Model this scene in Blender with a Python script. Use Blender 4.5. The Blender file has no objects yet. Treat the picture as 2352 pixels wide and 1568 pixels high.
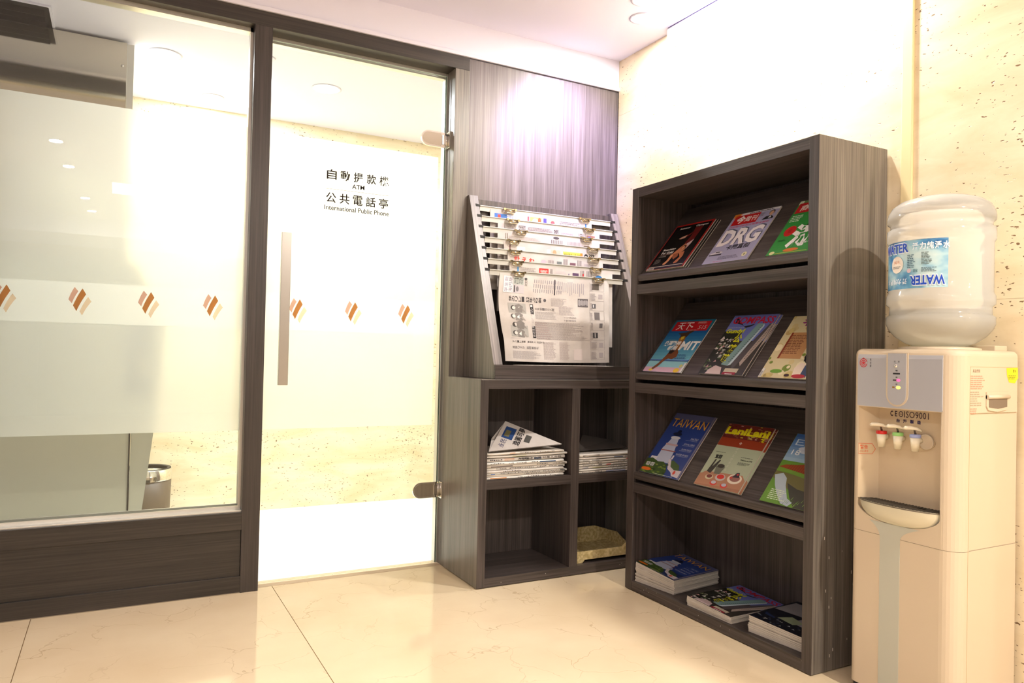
import bpy, bmesh, math, random
from mathutils import Vector, Matrix, Euler
random.seed(7)
SC = bpy.context.scene
COL = SC.collection
PI = math.pi

# ------------------------------------------------------------------ camera, world, exposure
cam_d = bpy.data.cameras.new('camera')
cam_d.sensor_fit = 'HORIZONTAL'; cam_d.sensor_width = 36.0
cam_d.lens = 1697.18 / 2352.0 * 36.0
cam_d.clip_start = 0.02
cam = bpy.data.objects.new('camera', cam_d); COL.objects.link(cam)
cam.location = (-2.4149, -3.3283, 1.05)
cam.rotation_euler = Euler((1.5859, -0.0224, -0.4912), 'XYZ')
SC.camera = cam
world = bpy.data.worlds.new('world'); SC.world = world; world.use_nodes = True
world.node_tree.nodes['Background'].inputs[0].default_value = (1.0, 0.94, 0.86, 1)
world.node_tree.nodes['Background'].inputs[1].default_value = 0.06
SC.view_settings.view_transform = 'Standard'; SC.view_settings.look = 'None'
SC.view_settings.gamma = 1.0; SC.view_settings.use_curve_mapping = False
SC.view_settings.exposure = 0.0

WARM = (1.0, 0.92, 0.80)
CREAM = (1.0, 0.965, 0.91)
COOL = (0.80, 0.74, 1.0)
ICOL = (0.90, 0.94, 1.0)

def area_light(name, loc, power, size, color, parent=None, sy=None, rot=(0, 0, 0), spread=PI):
    d = bpy.data.lights.new(name, 'AREA'); d.energy = power; d.color = color; d.size = size
    d.spread = spread
    if sy: d.shape = 'RECTANGLE'; d.size_y = sy
    else: d.shape = 'DISK'
    o = bpy.data.objects.new(name, d); COL.objects.link(o)
    o.location = loc; o.rotation_euler = rot
    if parent: o.parent = parent
    return o
def spot_light(name, loc, power, color, angle=100, blend=0.6, radius=0.04, rot=(0, 0, 0), parent=None):
    d = bpy.data.lights.new(name, 'SPOT'); d.energy = power; d.color = color
    d.spot_size = math.radians(angle); d.spot_blend = blend; d.shadow_soft_size = radius
    o = bpy.data.objects.new(name, d); COL.objects.link(o)
    o.location = loc; o.rotation_euler = rot
    if parent: o.parent = parent
    return o

# lobby fill from the big lit lobby behind the camera (added glowing panels)
LOBBY_FILL_W = 16
CEIL = 2.676      # lobby ceiling
ICEIL = 2.53      # inner room ceiling

# ------------------------------------------------------------------ materials
def lin(c):
    c = c / 255.0
    return c / 12.92 if c <= 0.04045 else ((c + 0.055) / 1.055) ** 2.4
def rgb(c): return (lin(c[0]), lin(c[1]), lin(c[2]), 1)
def new_mat(name):
    m = bpy.data.materials.new(name); m.use_nodes = True
    nt = m.node_tree; nt.nodes.clear()
    out = nt.nodes.new('ShaderNodeOutputMaterial')
    return m, nt, out
def N(nt, kind, **kw):
    n = nt.nodes.new(kind)
    for k, v in kw.items():
        if k.startswith('i_'):
            n.inputs[k[2:].replace('_', ' ')].default_value = v
        else: setattr(n, k, v)
    return n
def L(nt, a, b): nt.links.new(a, b)
def principled(name, color, rough=0.5, metal=0.0, spec=0.5, emit=None, emit_s=0, coat=0, trans=0, alpha=1, ior=1.45):
    m, nt, out = new_mat(name)
    b = N(nt, 'ShaderNodeBsdfPrincipled')
    b.inputs['Base Color'].default_value = color if len(color) == 4 else (*color, 1)
    b.inputs['Roughness'].default_value = rough; b.inputs['Metallic'].default_value = metal
    b.inputs['Specular IOR Level'].default_value = spec; b.inputs['Coat Weight'].default_value = coat
    b.inputs['Transmission Weight'].default_value = trans; b.inputs['IOR'].default_value = ior
    b.inputs['Alpha'].default_value = alpha
    if emit: b.inputs['Emission Color'].default_value = (*emit[:3], 1); b.inputs['Emission Strength'].default_value = emit_s
    L(nt, b.outputs[0], out.inputs[0])
    return m
_pc = {}
def pm(c, rough=0.38):
    c = tuple(c); k = (c, rough)
    if k not in _pc: _pc[k] = principled('ink_%d_%d_%d' % c, rgb(c), rough)
    return _pc[k]
def ramp(nt, stops):
    r = nt.nodes.new('ShaderNodeValToRGB'); e = r.color_ramp.elements
    while len(e) < len(stops): e.new(0.5)
    for i, (p, c) in enumerate(stops):
        e[i].position = p; e[i].color = c if len(c) == 4 else (*c, 1)
    return r
def wood(name, axis, dark=(62, 54, 50), light=(122, 111, 105), rough=0.40, scale=1.0, spec=0.6, metal=0.0):
    m, nt, out = new_mat(name)
    tc = N(nt, 'ShaderNodeTexCoord'); mp = N(nt, 'ShaderNodeMapping')
    s = [150 * scale if a_ not in axis else 2.2 * scale for a_ in 'xyz']
    mp.inputs['Scale'].default_value = s
    L(nt, tc.outputs['Object'], mp.inputs[0])
    n1 = N(nt, 'ShaderNodeTexNoise'); n1.inputs['Scale'].default_value = 1.0; n1.inputs['Detail'].default_value = 4; n1.inputs['Roughness'].default_value = 0.65
    L(nt, mp.outputs[0], n1.inputs['Vector'])
    mp2 = N(nt, 'ShaderNodeMapping'); s2 = [22 * scale if a_ not in axis else 0.8 * scale for a_ in 'xyz']
    mp2.inputs['Scale'].default_value = s2; L(nt, tc.outputs['Object'], mp2.inputs[0])
    n2 = N(nt, 'ShaderNodeTexNoise'); n2.inputs['Scale'].default_value = 1.0; n2.inputs['Detail'].default_value = 3
    L(nt, mp2.outputs[0], n2.inputs['Vector'])
    mx = N(nt, 'ShaderNodeMath', operation='MULTIPLY_ADD'); mx.inputs[1].default_value = 0.65
    m2 = N(nt, 'ShaderNodeMath', operation='MULTIPLY'); m2.inputs[1].default_value = 0.35
    L(nt, n2.outputs[0], m2.inputs[0]); L(nt, n1.outputs[0], mx.inputs[0]); L(nt, m2.outputs[0], mx.inputs[2])
    r = ramp(nt, [(0.36, rgb(dark)), (0.5, rgb(tuple((a + b) / 2 for a, b in zip(dark, light)))), (0.66, rgb(light))])
    L(nt, mx.outputs[0], r.inputs[0])
    b = N(nt, 'ShaderNodeBsdfPrincipled'); b.inputs['Roughness'].default_value = rough
    b.inputs['Specular IOR Level'].default_value = spec; b.inputs['Metallic'].default_value = metal
    L(nt, r.outputs[0], b.inputs['Base Color'])
    bp = N(nt, 'ShaderNodeBump'); bp.inputs['Strength'].default_value = 0.12; bp.inputs['Distance'].default_value = 0.001
    L(nt, mx.outputs[0], bp.inputs['Height']); L(nt, bp.outputs[0], b.inputs['Normal'])
    L(nt, b.outputs[0], out.inputs[0])
    return m
WX, WY, WZD = [wood('grey_wood_' + a, a, (45, 38, 36), (92, 82, 78)) for a in 'xyz']  # WZD also carries the shade painted into inner back panels
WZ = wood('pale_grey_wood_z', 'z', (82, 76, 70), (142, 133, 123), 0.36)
WSL = wood('pale_grey_wood_slope', 'yz', (84, 76, 74), (140, 130, 126), 0.4)
WPX, WPZ = (wood('dark_wood_x', 'x', (28, 24, 21), (62, 54, 48), 0.38), wood('dark_wood_z', 'z', (37, 31, 29), (74, 66, 62), 0.36))

def travertine(name, lo=(222, 196, 150), hi=(246, 226, 190), pits=0.70, tilt=0.3):
    m, nt, out = new_mat(name)
    tc = N(nt, 'ShaderNodeTexCoord')
    mp = N(nt, 'ShaderNodeMapping'); mp.inputs['Rotation'].default_value = (tilt, tilt, 0); mp.inputs['Scale'].default_value = (2.0, 2.0, 7.0)
    L(nt, tc.outputs['Object'], mp.inputs[0])
    n1 = N(nt, 'ShaderNodeTexNoise'); n1.inputs['Scale'].default_value = 1.3; n1.inputs['Detail'].default_value = 7; n1.inputs['Roughness'].default_value = 0.62; n1.inputs['Distortion'].default_value = 0.6
    L(nt, mp.outputs[0], n1.inputs['Vector'])
    r = ramp(nt, [(0.3, rgb(lo)), (0.62, rgb(hi))]); L(nt, n1.outputs[0], r.inputs[0])
    mp2 = N(nt, 'ShaderNodeMapping'); mp2.inputs['Rotation'].default_value = (tilt, tilt, 0); mp2.inputs['Scale'].default_value = (60, 60, 150)
    L(nt, tc.outputs['Object'], mp2.inputs[0])
    n2 = N(nt, 'ShaderNodeTexNoise'); n2.inputs['Scale'].default_value = 1.0; n2.inputs['Detail'].default_value = 1.5; n2.inputs['Roughness'].default_value = 0.4
    L(nt, mp2.outputs[0], n2.inputs['Vector'])
    n3 = N(nt, 'ShaderNodeTexNoise'); n3.inputs['Scale'].default_value = 3.2; n3.inputs['Detail'].default_value = 2
    L(nt, tc.outputs['Object'], n3.inputs['Vector'])
    ad = N(nt, 'ShaderNodeMath', operation='MULTIPLY_ADD'); ad.inputs[1].default_value = 0.28
    L(nt, n3.outputs[0], ad.inputs[0]); L(nt, n2.outputs[0], ad.inputs[2])
    pr = ramp(nt, [(pits + 0.175, (0, 0, 0)), (pits + 0.205, (1, 1, 1))]); L(nt, ad.outputs[0], pr.inputs[0])
    mix = N(nt, 'ShaderNodeMix', data_type='RGBA'); mix.inputs['B'].default_value = rgb((132, 104, 74))
    L(nt, pr.outputs[0], mix.inputs['Factor']); L(nt, r.outputs[0], mix.inputs['A'])
    b = N(nt, 'ShaderNodeBsdfPrincipled'); b.inputs['Roughness'].default_value = 0.38
    L(nt, mix.outputs['Result'], b.inputs['Base Color'])
    inv = N(nt, 'ShaderNodeMath', operation='SUBTRACT'); inv.inputs[0].default_value = 1.0; L(nt, pr.outputs[0], inv.inputs[1])
    bp = N(nt, 'ShaderNodeBump'); bp.inputs['Strength'].default_value = 0.6; bp.inputs['Distance'].default_value = 0.003
    L(nt, inv.outputs[0], bp.inputs['Height']); L(nt, bp.outputs[0], b.inputs['Normal'])
    L(nt, b.outputs[0], out.inputs[0])
    return m
TRAV = travertine('travertine', (226, 206, 168), (243, 227, 196), 0.68); TRAV2 = travertine('travertine_inner', (230, 208, 164), (246, 233, 202), 0.655, 0.05)

def marble(name):
    m, nt, out = new_mat(name)
    tc = N(nt, 'ShaderNodeTexCoord')
    n0 = N(nt, 'ShaderNodeTexNoise'); n0.inputs['Scale'].default_value = 2.2; n0.inputs['Detail'].default_value = 5
    L(nt, tc.outputs['Object'], n0.inputs['Vector'])
    r = ramp(nt, [(0.3, rgb((226, 203, 168))), (0.7, rgb((240, 221, 188)))]); L(nt, n0.outputs[0], r.inputs[0])
    nd = N(nt, 'ShaderNodeTexNoise'); nd.inputs['Scale'].default_value = 5; nd.inputs['Detail'].default_value = 4
    L(nt, tc.outputs['Object'], nd.inputs['Vector'])
    mxv = N(nt, 'ShaderNodeMix', data_type='RGBA'); mxv.inputs['Factor'].default_value = 0.22
    L(nt, tc.outputs['Object'], mxv.inputs['A']); L(nt, nd.outputs['Color'], mxv.inputs['B'])
    v = N(nt, 'ShaderNodeTexVoronoi', feature='DISTANCE_TO_EDGE'); v.inputs['Scale'].default_value = 5.5
    L(nt, mxv.outputs['Result'], v.inputs['Vector'])
    vr = ramp(nt, [(0.0, (1, 1, 1)), (0.010, (0, 0, 0))]); L(nt, v.outputs['Distance'], vr.inputs[0])
    nm = N(nt, 'ShaderNodeTexNoise'); nm.inputs['Scale'].default_value = 4; nm.inputs['Detail'].default_value = 2
    L(nt, tc.outputs['Object'], nm.inputs['Vector'])
    mr = ramp(nt, [(0.44, (0, 0, 0)), (0.62, (0.5, 0.5, 0.5))]); L(nt, nm.outputs[0], mr.inputs[0])
    ml = N(nt, 'ShaderNodeMath', operation='MULTIPLY'); L(nt, vr.outputs[0], ml.inputs[0]); L(nt, mr.outputs[0], ml.inputs[1])
    mix = N(nt, 'ShaderNodeMix', data_type='RGBA'); mix.inputs['B'].default_value = rgb((165, 128, 88))
    L(nt, ml.outputs[0], mix.inputs['Factor']); L(nt, r.outputs[0], mix.inputs['A'])
    b = N(nt, 'ShaderNodeBsdfPrincipled'); b.inputs['Roughness'].default_value = 0.07; b.inputs['Specular IOR Level'].default_value = 0.5
    L(nt, mix.outputs['Result'], b.inputs['Base Color']); L(nt, b.outputs[0], out.inputs[0])
    return m
MARBLE = marble('beige_marble')
GROUT = principled('grout', rgb((176, 150, 116)), 0.8)
PAINT = principled('ceiling_paint', rgb((238, 236, 255)), 0.75)  # white paint; the bluish tint stands in for cool lamp light
PAINTW = principled('bulkhead_paint', rgb((236, 234, 250)), 0.6)  # cool lamp tint put into the white here too
ALU = principled('aluminium', rgb((214, 212, 206)), 0.32, 0.75)
ALUW = principled('white_aluminium', rgb((196, 193, 184)), 0.4, 0.15)
STEEL = principled('brushed_steel', rgb((190, 186, 180)), 0.28, 1.0)
CHROME = principled('chrome', rgb((230, 228, 222)), 0.07, 1.0)
MIRROR = principled('polished_steel', rgb((206, 200, 186)), 0.06, 0.92)
BLACK = principled('black_plastic', rgb((26, 25, 26)), 0.5)
DARKGAP = principled('dark_void', rgb((30, 28, 24)), 0.8)
WHITEP = principled('white_laminate', rgb((198, 197, 180)), 0.3)
BRASSY = principled('nickel_clip', rgb((200, 186, 150)), 0.22, 1.0)
CREAMP = principled('cream_plastic', rgb((210, 193, 168)), 0.30, coat=0.3)
CREAMD = principled('recess_plastic', rgb((208, 188, 158)), 0.28, coat=0.2)
SILVER = principled('silver_plastic', rgb((186, 186, 192)), 0.36, 0.25)
GREYBL = principled('grey_blue_plastic', rgb((190, 190, 176)), 0.35)
PAPER = principled('paper_edges', rgb((222, 214, 202)), 0.7)

def paper_edges(name, axis='z'):
    m, nt, out = new_mat(name)
    tc = N(nt, 'ShaderNodeTexCoord'); mp = N(nt, 'ShaderNodeMapping'); mp.inputs['Scale'].default_value = (3, 3, 2600)
    L(nt, tc.outputs['Object'], mp.inputs[0])
    n = N(nt, 'ShaderNodeTexNoise'); n.inputs['Scale'].default_value = 1; n.inputs['Detail'].default_value = 1
    L(nt, mp.outputs[0], n.inputs['Vector'])
    r = ramp(nt, [(0.35, rgb((176, 166, 154))), (0.6, rgb((226, 218, 206)))]); L(nt, n.outputs[0], r.inputs[0])
    b = N(nt, 'ShaderNodeBsdfPrincipled'); b.inputs['Roughness'].default_value = 0.7
    L(nt, r.outputs[0], b.inputs['Base Color']); L(nt, b.outputs[0], out.inputs[0])
    return m
PEDGE = paper_edges('page_edges')

def newsprint(name):
    m, nt, out = new_mat(name)
    tc = N(nt, 'ShaderNodeTexCoord')
    n = N(nt, 'ShaderNodeTexNoise'); n.inputs['Scale'].default_value = 9; n.inputs['Detail'].default_value = 4
    L(nt, tc.outputs['Object'], n.inputs['Vector'])
    r = ramp(nt, [(0.3, rgb((182, 172, 164))), (0.7, rgb((204, 196, 190)))]); L(nt, n.outputs[0], r.inputs[0])
    b = N(nt, 'ShaderNodeBsdfPrincipled'); b.inputs['Roughness'].default_value = 0.8
    L(nt, r.outputs[0], b.inputs['Base Color']); L(nt, b.outputs[0], out.inputs[0])
    return m
NEWS = newsprint('newsprint')

def glass(name, tint=(0.965, 0.98, 0.96), gloss=1.0):
    m, nt, out = new_mat(name)
    t = N(nt, 'ShaderNodeBsdfTransparent'); t.inputs[0].default_value = (*tint, 1)
    g = N(nt, 'ShaderNodeBsdfGlossy'); g.inputs['Roughness'].default_value = 0.0
    f = N(nt, 'ShaderNodeFresnel'); f.inputs[0].default_value = 1.5
    mu = N(nt, 'ShaderNodeMath', operation='MULTIPLY'); mu.inputs[1].default_value = gloss; mu.use_clamp = True
    L(nt, f.outputs[0], mu.inputs[0])
    mx = N(nt, 'ShaderNodeMixShader'); L(nt, mu.outputs[0], mx.inputs[0]); L(nt, t.outputs[0], mx.inputs[1]); L(nt, g.outputs[0], mx.inputs[2])
    L(nt, mx.outputs[0], out.inputs[0])
    return m
GLASS = glass('clear_glass'); GEDGE = principled('glass_edge', rgb((205, 222, 210)), 0.2, spec=0.8)

def frosted(name, diff=0.5, rough=0.32, tint=(0.97, 0.97, 0.94)):
    m, nt, out = new_mat(name)
    tr = N(nt, 'ShaderNodeBsdfTranslucent'); tr.inputs[0].default_value = (*tint, 1)
    df = N(nt, 'ShaderNodeBsdfDiffuse'); df.inputs[0].default_value = (0.80, 0.80, 0.74, 1)
    rf = N(nt, 'ShaderNodeBsdfRefraction'); rf.inputs[0].default_value = (*tint, 1); rf.inputs['IOR'].default_value = 1.3; rf.inputs['Roughness'].default_value = rough
    tp = N(nt, 'ShaderNodeBsdfTransparent'); tp.inputs[0].default_value = (*tint, 1)
    a = N(nt, 'ShaderNodeMixShader'); a.inputs[0].default_value = 0.28; L(nt, tr.outputs[0], a.inputs[1]); L(nt, df.outputs[0], a.inputs[2])
    c = N(nt, 'ShaderNodeMixShader'); c.inputs[0].default_value = 0.12; L(nt, rf.outputs[0], c.inputs[1]); L(nt, tp.outputs[0], c.inputs[2])
    b = N(nt, 'ShaderNodeMixShader'); b.inputs[0].default_value = diff
    L(nt, c.outputs[0], b.inputs[1]); L(nt, a.outputs[0], b.inputs[2]); L(nt, b.outputs[0], out.inputs[0])
    return m
FROST = frosted('frosted_film', 0.42); FROST2 = frosted('frosted_film_dense', 0.66)
def ink_trans(name, c, alpha=1.0):
    m, nt, out = new_mat(name)
    tr = N(nt, 'ShaderNodeBsdfTranslucent'); tr.inputs[0].default_value = rgb(c)
    df = N(nt, 'ShaderNodeBsdfDiffuse'); df.inputs[0].default_value = rgb(c)
    tp = N(nt, 'ShaderNodeBsdfTransparent'); tp.inputs[0].default_value = rgb(c)
    a = N(nt, 'ShaderNodeMixShader'); a.inputs[0].default_value = 0.4; L(nt, tr.outputs[0], a.inputs[1]); L(nt, df.outputs[0], a.inputs[2])
    b = N(nt, 'ShaderNodeMixShader'); b.inputs[0].default_value = 1 - alpha
    L(nt, a.outputs[0], b.inputs[1]); L(nt, tp.outputs[0], b.inputs[2]); L(nt, b.outputs[0], out.inputs[0])
    return m

def bottle_mat(name, body=0.42):
    m, nt, out = new_mat(name)
    tp = N(nt, 'ShaderNodeBsdfTransparent'); tp.inputs[0].default_value = (0.97, 0.96, 0.93, 1)
    df = N(nt, 'ShaderNodeBsdfDiffuse'); df.inputs[0].default_value = rgb((255, 252, 246))
    tl = N(nt, 'ShaderNodeBsdfTranslucent'); tl.inputs[0].default_value = rgb((255, 252, 246))
    g = N(nt, 'ShaderNodeBsdfGlossy'); g.inputs['Roughness'].default_value = 0.08
    a = N(nt, 'ShaderNodeMixShader'); a.inputs[0].default_value = 0.5; L(nt, df.outputs[0], a.inputs[1]); L(nt, tl.outputs[0], a.inputs[2])
    lw = N(nt, 'ShaderNodeLayerWeight'); lw.inputs[0].default_value = 0.35
    mu = N(nt, 'ShaderNodeMath', operation='MULTIPLY_ADD'); mu.inputs[1].default_value = 0.15; mu.inputs[2].default_value = body; mu.use_clamp = True
    L(nt, lw.outputs['Facing'], mu.inputs[0])
    b = N(nt, 'ShaderNodeMixShader'); L(nt, mu.outputs[0], b.inputs[0]); L(nt, tp.outputs[0], b.inputs[1]); L(nt, a.outputs[0], b.inputs[2])
    f = N(nt, 'ShaderNodeFresnel'); f.inputs[0].default_value = 1.28
    c = N(nt, 'ShaderNodeMixShader'); L(nt, f.outputs[0], c.inputs[0]); L(nt, b.outputs[0], c.inputs[1]); L(nt, g.outputs[0], c.inputs[2])
    L(nt, c.outputs[0], out.inputs[0])
    return m
BOTTLE = bottle_mat('bottle_plastic', 0.58)
def emit(name, c, s):
    m, nt, out = new_mat(name); e = N(nt, 'ShaderNodeEmission'); e.inputs[0].default_value = (*c, 1); e.inputs[1].default_value = s
    L(nt, e.outputs[0], out.inputs[0]); return m
LAMP = emit('lamp_disc', (1, 0.95, 0.88), 60); LAMPB = emit('lamp_disc_bright', (1, 0.96, 0.9), 220)

# ------------------------------------------------------------------ mesh helpers
def tag(o, label=None, cat=None, group=None, kind=None):
    if label: o['label'] = label
    if cat: o['category'] = cat
    if group: o['group'] = group
    if kind: o['kind'] = kind
    return o
def thing(name, label, cat, loc=(0, 0, 0), rot=None, group=None, mat=None):
    o = bpy.data.objects.new(name, None); COL.objects.link(o); o.empty_display_size = 0.05
    if mat is not None: o.matrix_world = mat
    else:
        o.location = loc
        if rot: o.rotation_euler = rot
    return tag(o, label, cat, group)
def off(o):
    v = Vector((0, 0, 0))
    while o is not None:
        v += o.location; o = o.parent
    return v
class MB:
    def __init__(s): s.bm = bmesh.new()
    def box(s, x0, x1, y0, y1, z0, z1, mi=0, bevel=0):
        bm = s.bm
        vs = [bm.verts.new((x, y, z)) for x in (x0, x1) for y in (y0, y1) for z in (z0, z1)]
        fs = [(0, 1, 3, 2), (4, 6, 7, 5), (0, 4, 5, 1), (2, 3, 7, 6), (0, 2, 6, 4), (1, 5, 7, 3)]
        out = []
        for f in fs:
            fc = bm.faces.new([vs[i] for i in f]); fc.material_index = mi; out.append(fc)
        if bevel:
            ed = set(e for f in out for e in f.edges)
            bmesh.ops.bevel(bm, geom=list(ed), offset=bevel, segments=2, affect='EDGES', profile=0.6)
        return s
    def prism(s, pts, lo, hi, axis='z', mi=0):
        bm = s.bm
        def P(a, b, h): return {'z': (a, b, h), 'y': (a, h, b), 'x': (h, a, b)}[axis]
        A = [bm.verts.new(P(a, b, lo)) for a, b in pts]; B = [bm.verts.new(P(a, b, hi)) for a, b in pts]
        n = len(pts)
        for i in range(n):
            f = bm.faces.new([A[i], A[(i + 1) % n], B[(i + 1) % n], B[i]]); f.material_index = mi
        for r in (A[::-1], B):
            f = bm.faces.new(r); f.material_index = mi
        return s
    def lathe(s, prof, c=(0, 0, 0), seg=32, mi=0, caps=True, smooth=True):
        bm = s.bm; rings = []
        for r, z in prof:
            if r < 1e-6: rings.append([bm.verts.new((c[0], c[1], c[2] + z))])
            else: rings.append([bm.verts.new((c[0] + r * math.cos(2 * PI * i / seg), c[1] + r * math.sin(2 * PI * i / seg), c[2] + z)) for i in range(seg)])
        for a, b in zip(rings, rings[1:]):
            for i in range(seg):
                j = (i + 1) % seg
                if len(a) == 1 and len(b) == 1: continue
                if len(a) == 1: q = [a[0], b[j], b[i]]
                elif len(b) == 1: q = [a[i], a[j], b[0]]
                else: q = [a[i], a[j], b[j], b[i]]
                f = bm.faces.new(q); f.material_index = mi; f.smooth = smooth
        if caps:
            for r in (rings[0], rings[-1]):
                if len(r) > 1: f = bm.faces.new(r); f.material_index = mi
        return s
    def tube(s, pts, r, seg=10, mi=0, cap=True):
        bm = s.bm; pts = [Vector(p) for p in pts]; rings = []
        up = Vector((0, 0, 1))
        for i, p in enumerate(pts):
            d = (pts[min(i + 1, len(pts) - 1)] - pts[max(i - 1, 0)]).normalized()
            a = d.cross(up)
            if a.length < 1e-3: a = d.cross(Vector((1, 0, 0)))
            a.normalize(); b = d.cross(a)
            rr = r[i] if isinstance(r, (list, tuple)) else r
            rings.append([bm.verts.new(p + a * rr * math.cos(2 * PI * k / seg) + b * rr * math.sin(2 * PI * k / seg)) for k in range(seg)])
        for a, b in zip(rings, rings[1:]):
            for i in range(seg):
                f = bm.faces.new([a[i], a[(i + 1) % seg], b[(i + 1) % seg], b[i]]); f.smooth = True; f.material_index = mi
        if cap:
            for q in (rings[0], rings[-1]): bm.faces.new(q).material_index = mi
        return s
    def poly(s, pts3, mi=0):
        f = s.bm.faces.new([s.bm.verts.new(p) for p in pts3]); f.material_index = mi; return s
    def build(s, name, mat, parent=None, world=False, label=None, kind=None, fixn=True):
        bm = s.bm
        if fixn: bmesh.ops.recalc_face_normals(bm, faces=bm.faces[:])
        if world and parent is not None:
            bmesh.ops.translate(bm, verts=bm.verts[:], vec=-off(parent))
        me = bpy.data.meshes.new(name); bm.to_mesh(me); bm.free()
        for m in (mat if isinstance(mat, (list, tuple)) else [mat]): me.materials.append(m)
        o = bpy.data.objects.new(name, me); COL.objects.link(o)
        if parent is not None: o.parent = parent
        if label: o['label'] = label
        if kind: o['kind'] = kind
        return o
def struct(name, mb, mat, label=None, parent=None):
    o = mb.build(name, mat, parent); o['kind'] = 'structure'
    if label: o['label'] = label
    return o
def round_rect(x0, x1, y0, y1, rads, seg=6):
    # rads for corners (x0,y0),(x1,y0),(x1,y1),(x0,y1)
    out = []
    for (cx, cy, r, a0) in ((x0, y0, rads[0], PI), (x1, y0, rads[1], 1.5 * PI), (x1, y1, rads[2], 0), (x0, y1, rads[3], 0.5 * PI)):
        if r <= 0: out.append((cx, cy)); continue
        mx = cx + r if cx == x0 else cx - r; my = cy + r if cy == y0 else cy - r
        for i in range(seg + 1):
            a = a0 + 0.5 * PI * i / seg
            out.append((mx + r * math.cos(a), my + r * math.sin(a)))
    return out

# text -> 2D triangles (from the built-in font)
_tc = {}
def text_geo(s, bold=0.0):
    k = (s, bold)
    if k in _tc: return _tc[k]
    cu = bpy.data.curves.new('t', 'FONT'); cu.body = s; cu.size = 1.0; cu.offset = bold; cu.resolution_u = 2
    ob = bpy.data.objects.new('t', cu); COL.objects.link(ob)
    dg = bpy.context.evaluated_depsgraph_get(); me = bpy.data.meshes.new_from_object(ob.evaluated_get(dg))
    vs = [(v.co.x, v.co.y) for v in me.vertices]; fs = [tuple(p.vertices) for p in me.polygons]
    bpy.data.objects.remove(ob); bpy.data.curves.remove(cu); bpy.data.meshes.remove(me)
    _tc[k] = (vs, fs); return _tc[k]
class Art:
    """flat print: polygons and lettering laid in a u,v plane; layers 0.25 mm apart"""
    def __init__(s, w=1.0, h=1.0, step=0.00025, base=0.0003):
        s.w, s.h, s.step, s.base, s.items, s.mats = w, h, step, base, [], []
    def mi(s, m):
        if not isinstance(m, bpy.types.Material): m = pm(m)
        if m not in s.mats: s.mats.append(m)
        return s.mats.index(m)
    def poly(s, pts, c, z=1): s.items.append(([(p[0] * s.w, p[1] * s.h) for p in pts], [tuple(range(len(pts)))], s.mi(c), z)); return s
    def rect(s, u0, v0, u1, v1, c, z=1): return s.poly([(u0, v0), (u1, v0), (u1, v1), (u0, v1)], c, z)
    def disc(s, u, v, ru, rv, c, z=1, n=20): return s.poly([(u + ru * math.cos(2 * PI * i / n), v + rv * math.sin(2 * PI * i / n)) for i in range(n)], c, z)
    def text(s, t, u, v, wid, hei, c, z=2, rot=0, bold=0.0, slant=0.0):
        """fit text in a box whose lower-left corner is (u,v), width wid, height hei (fractions)"""
        vs, fs = text_geo(t, bold)
        if not vs: return s
        x0 = min(p[0] for p in vs); x1 = max(p[0] for p in vs); y0 = min(p[1] for p in vs); y1 = max(p[1] for p in vs)
        W, H = wid * s.w, hei * s.h
        if rot in (90, -90): W, H = H, W
        q = []
        for x, y in vs:
            a = (x - x0) / max(x1 - x0, 1e-6) * W; b = (y - y0) / max(y1 - y0, 1e-6) * H
            a += slant * b
            if rot == 90: a, b = H - b, a
            elif rot == -90: a, b = b, W - a
            elif rot == 180: a, b = W - a, H - b
            q.append((u * s.w + a, v * s.h + b))
        s.items.append((q, fs, s.mi(c), z)); return s
    def lines(s, u0, v0, u1, v1, n, c, z=2, fill=0.45, jag=0.3, words=0):
        """rows of small print as grey bars"""
        dv = (v1 - v0) / n
        for i in range(n):
            v = v0 + dv * i; e = u1 - (u1 - u0) * jag * random.random()
            if words:
                u = u0
                while u < e - 0.004:
                    w = (u1 - u0) / words * (0.5 + random.random())
                    s.rect(u, v, min(u + w, e), v + dv * fill, c, z); u += w * 1.22
            else: s.rect(u0, v, e, v + dv * fill, c, z)
        return s
    def build(s, name, parent, fn=None, label=None, world=False):
        fn = fn or (lambda x, y, z: (x, y, z))
        V, F, MI = [], [], []
        for pts, fs, mi, z in s.items:
            b = len(V)
            V += [fn(x, y, s.base + s.step * z) for x, y in pts]
            for f in fs: F.append(tuple(b + i for i in f)); MI.append(mi)
        if world:
            o_ = off(parent); V = [tuple(Vector(v) - o_) for v in V]
        me = bpy.data.meshes.new(name); me.from_pydata(V, [], F); me.polygons.foreach_set('material_index', MI)
        for m in s.mats: me.materials.append(m)
        me.update()
        o = bpy.data.objects.new(name, me); COL.objects.link(o); o.parent = parent
        if label: o['label'] = label
        return o
def copy_tree(o, parent=None):
    c = o.copy(); COL.objects.link(c); c.parent = parent
    for ch in list(o.children): copy_tree(ch, c)
    return c

# ================================================================== SETTING
# floor: slab + tiles
fl = struct('floor', MB().box(-6, 3.2, -9, 2.0, -0.12, -0.004), GROUT, 'cream marble floor with fine brown veins')
tw, tj = 0.89, 0.0012
xs = [-1.785 + tw * k for k in range(-4, 1)] + [-0.004, 1.6, 3.2]
ys = [0.10, -2.35, -4.7, -7.05, -9.0]
for i in range(len(xs) - 1):
    for j in range(len(ys) - 1):
        o_ = MB().box(tj, xs[i + 1] - xs[i] - tj, tj, ys[j] - ys[j + 1] - tj, -0.004, 0.0, bevel=0.0008).build('tile', MARBLE, fl)
        o_.location = (xs[i], ys[j + 1], random.uniform(-0.00012, 0.00012))
struct('floor_inner', MB().box(-3.5, 0.0, 0.128, 1.63, -0.003, 0.0016), principled('white_tile', rgb((250, 248, 240)), 0.25), 'white floor of the machine room')
struct('ceiling', MB().box(-6, 3.2, -9, 0.0, CEIL, CEIL + 0.1), PAINT, 'white plaster lobby ceiling')
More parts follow.
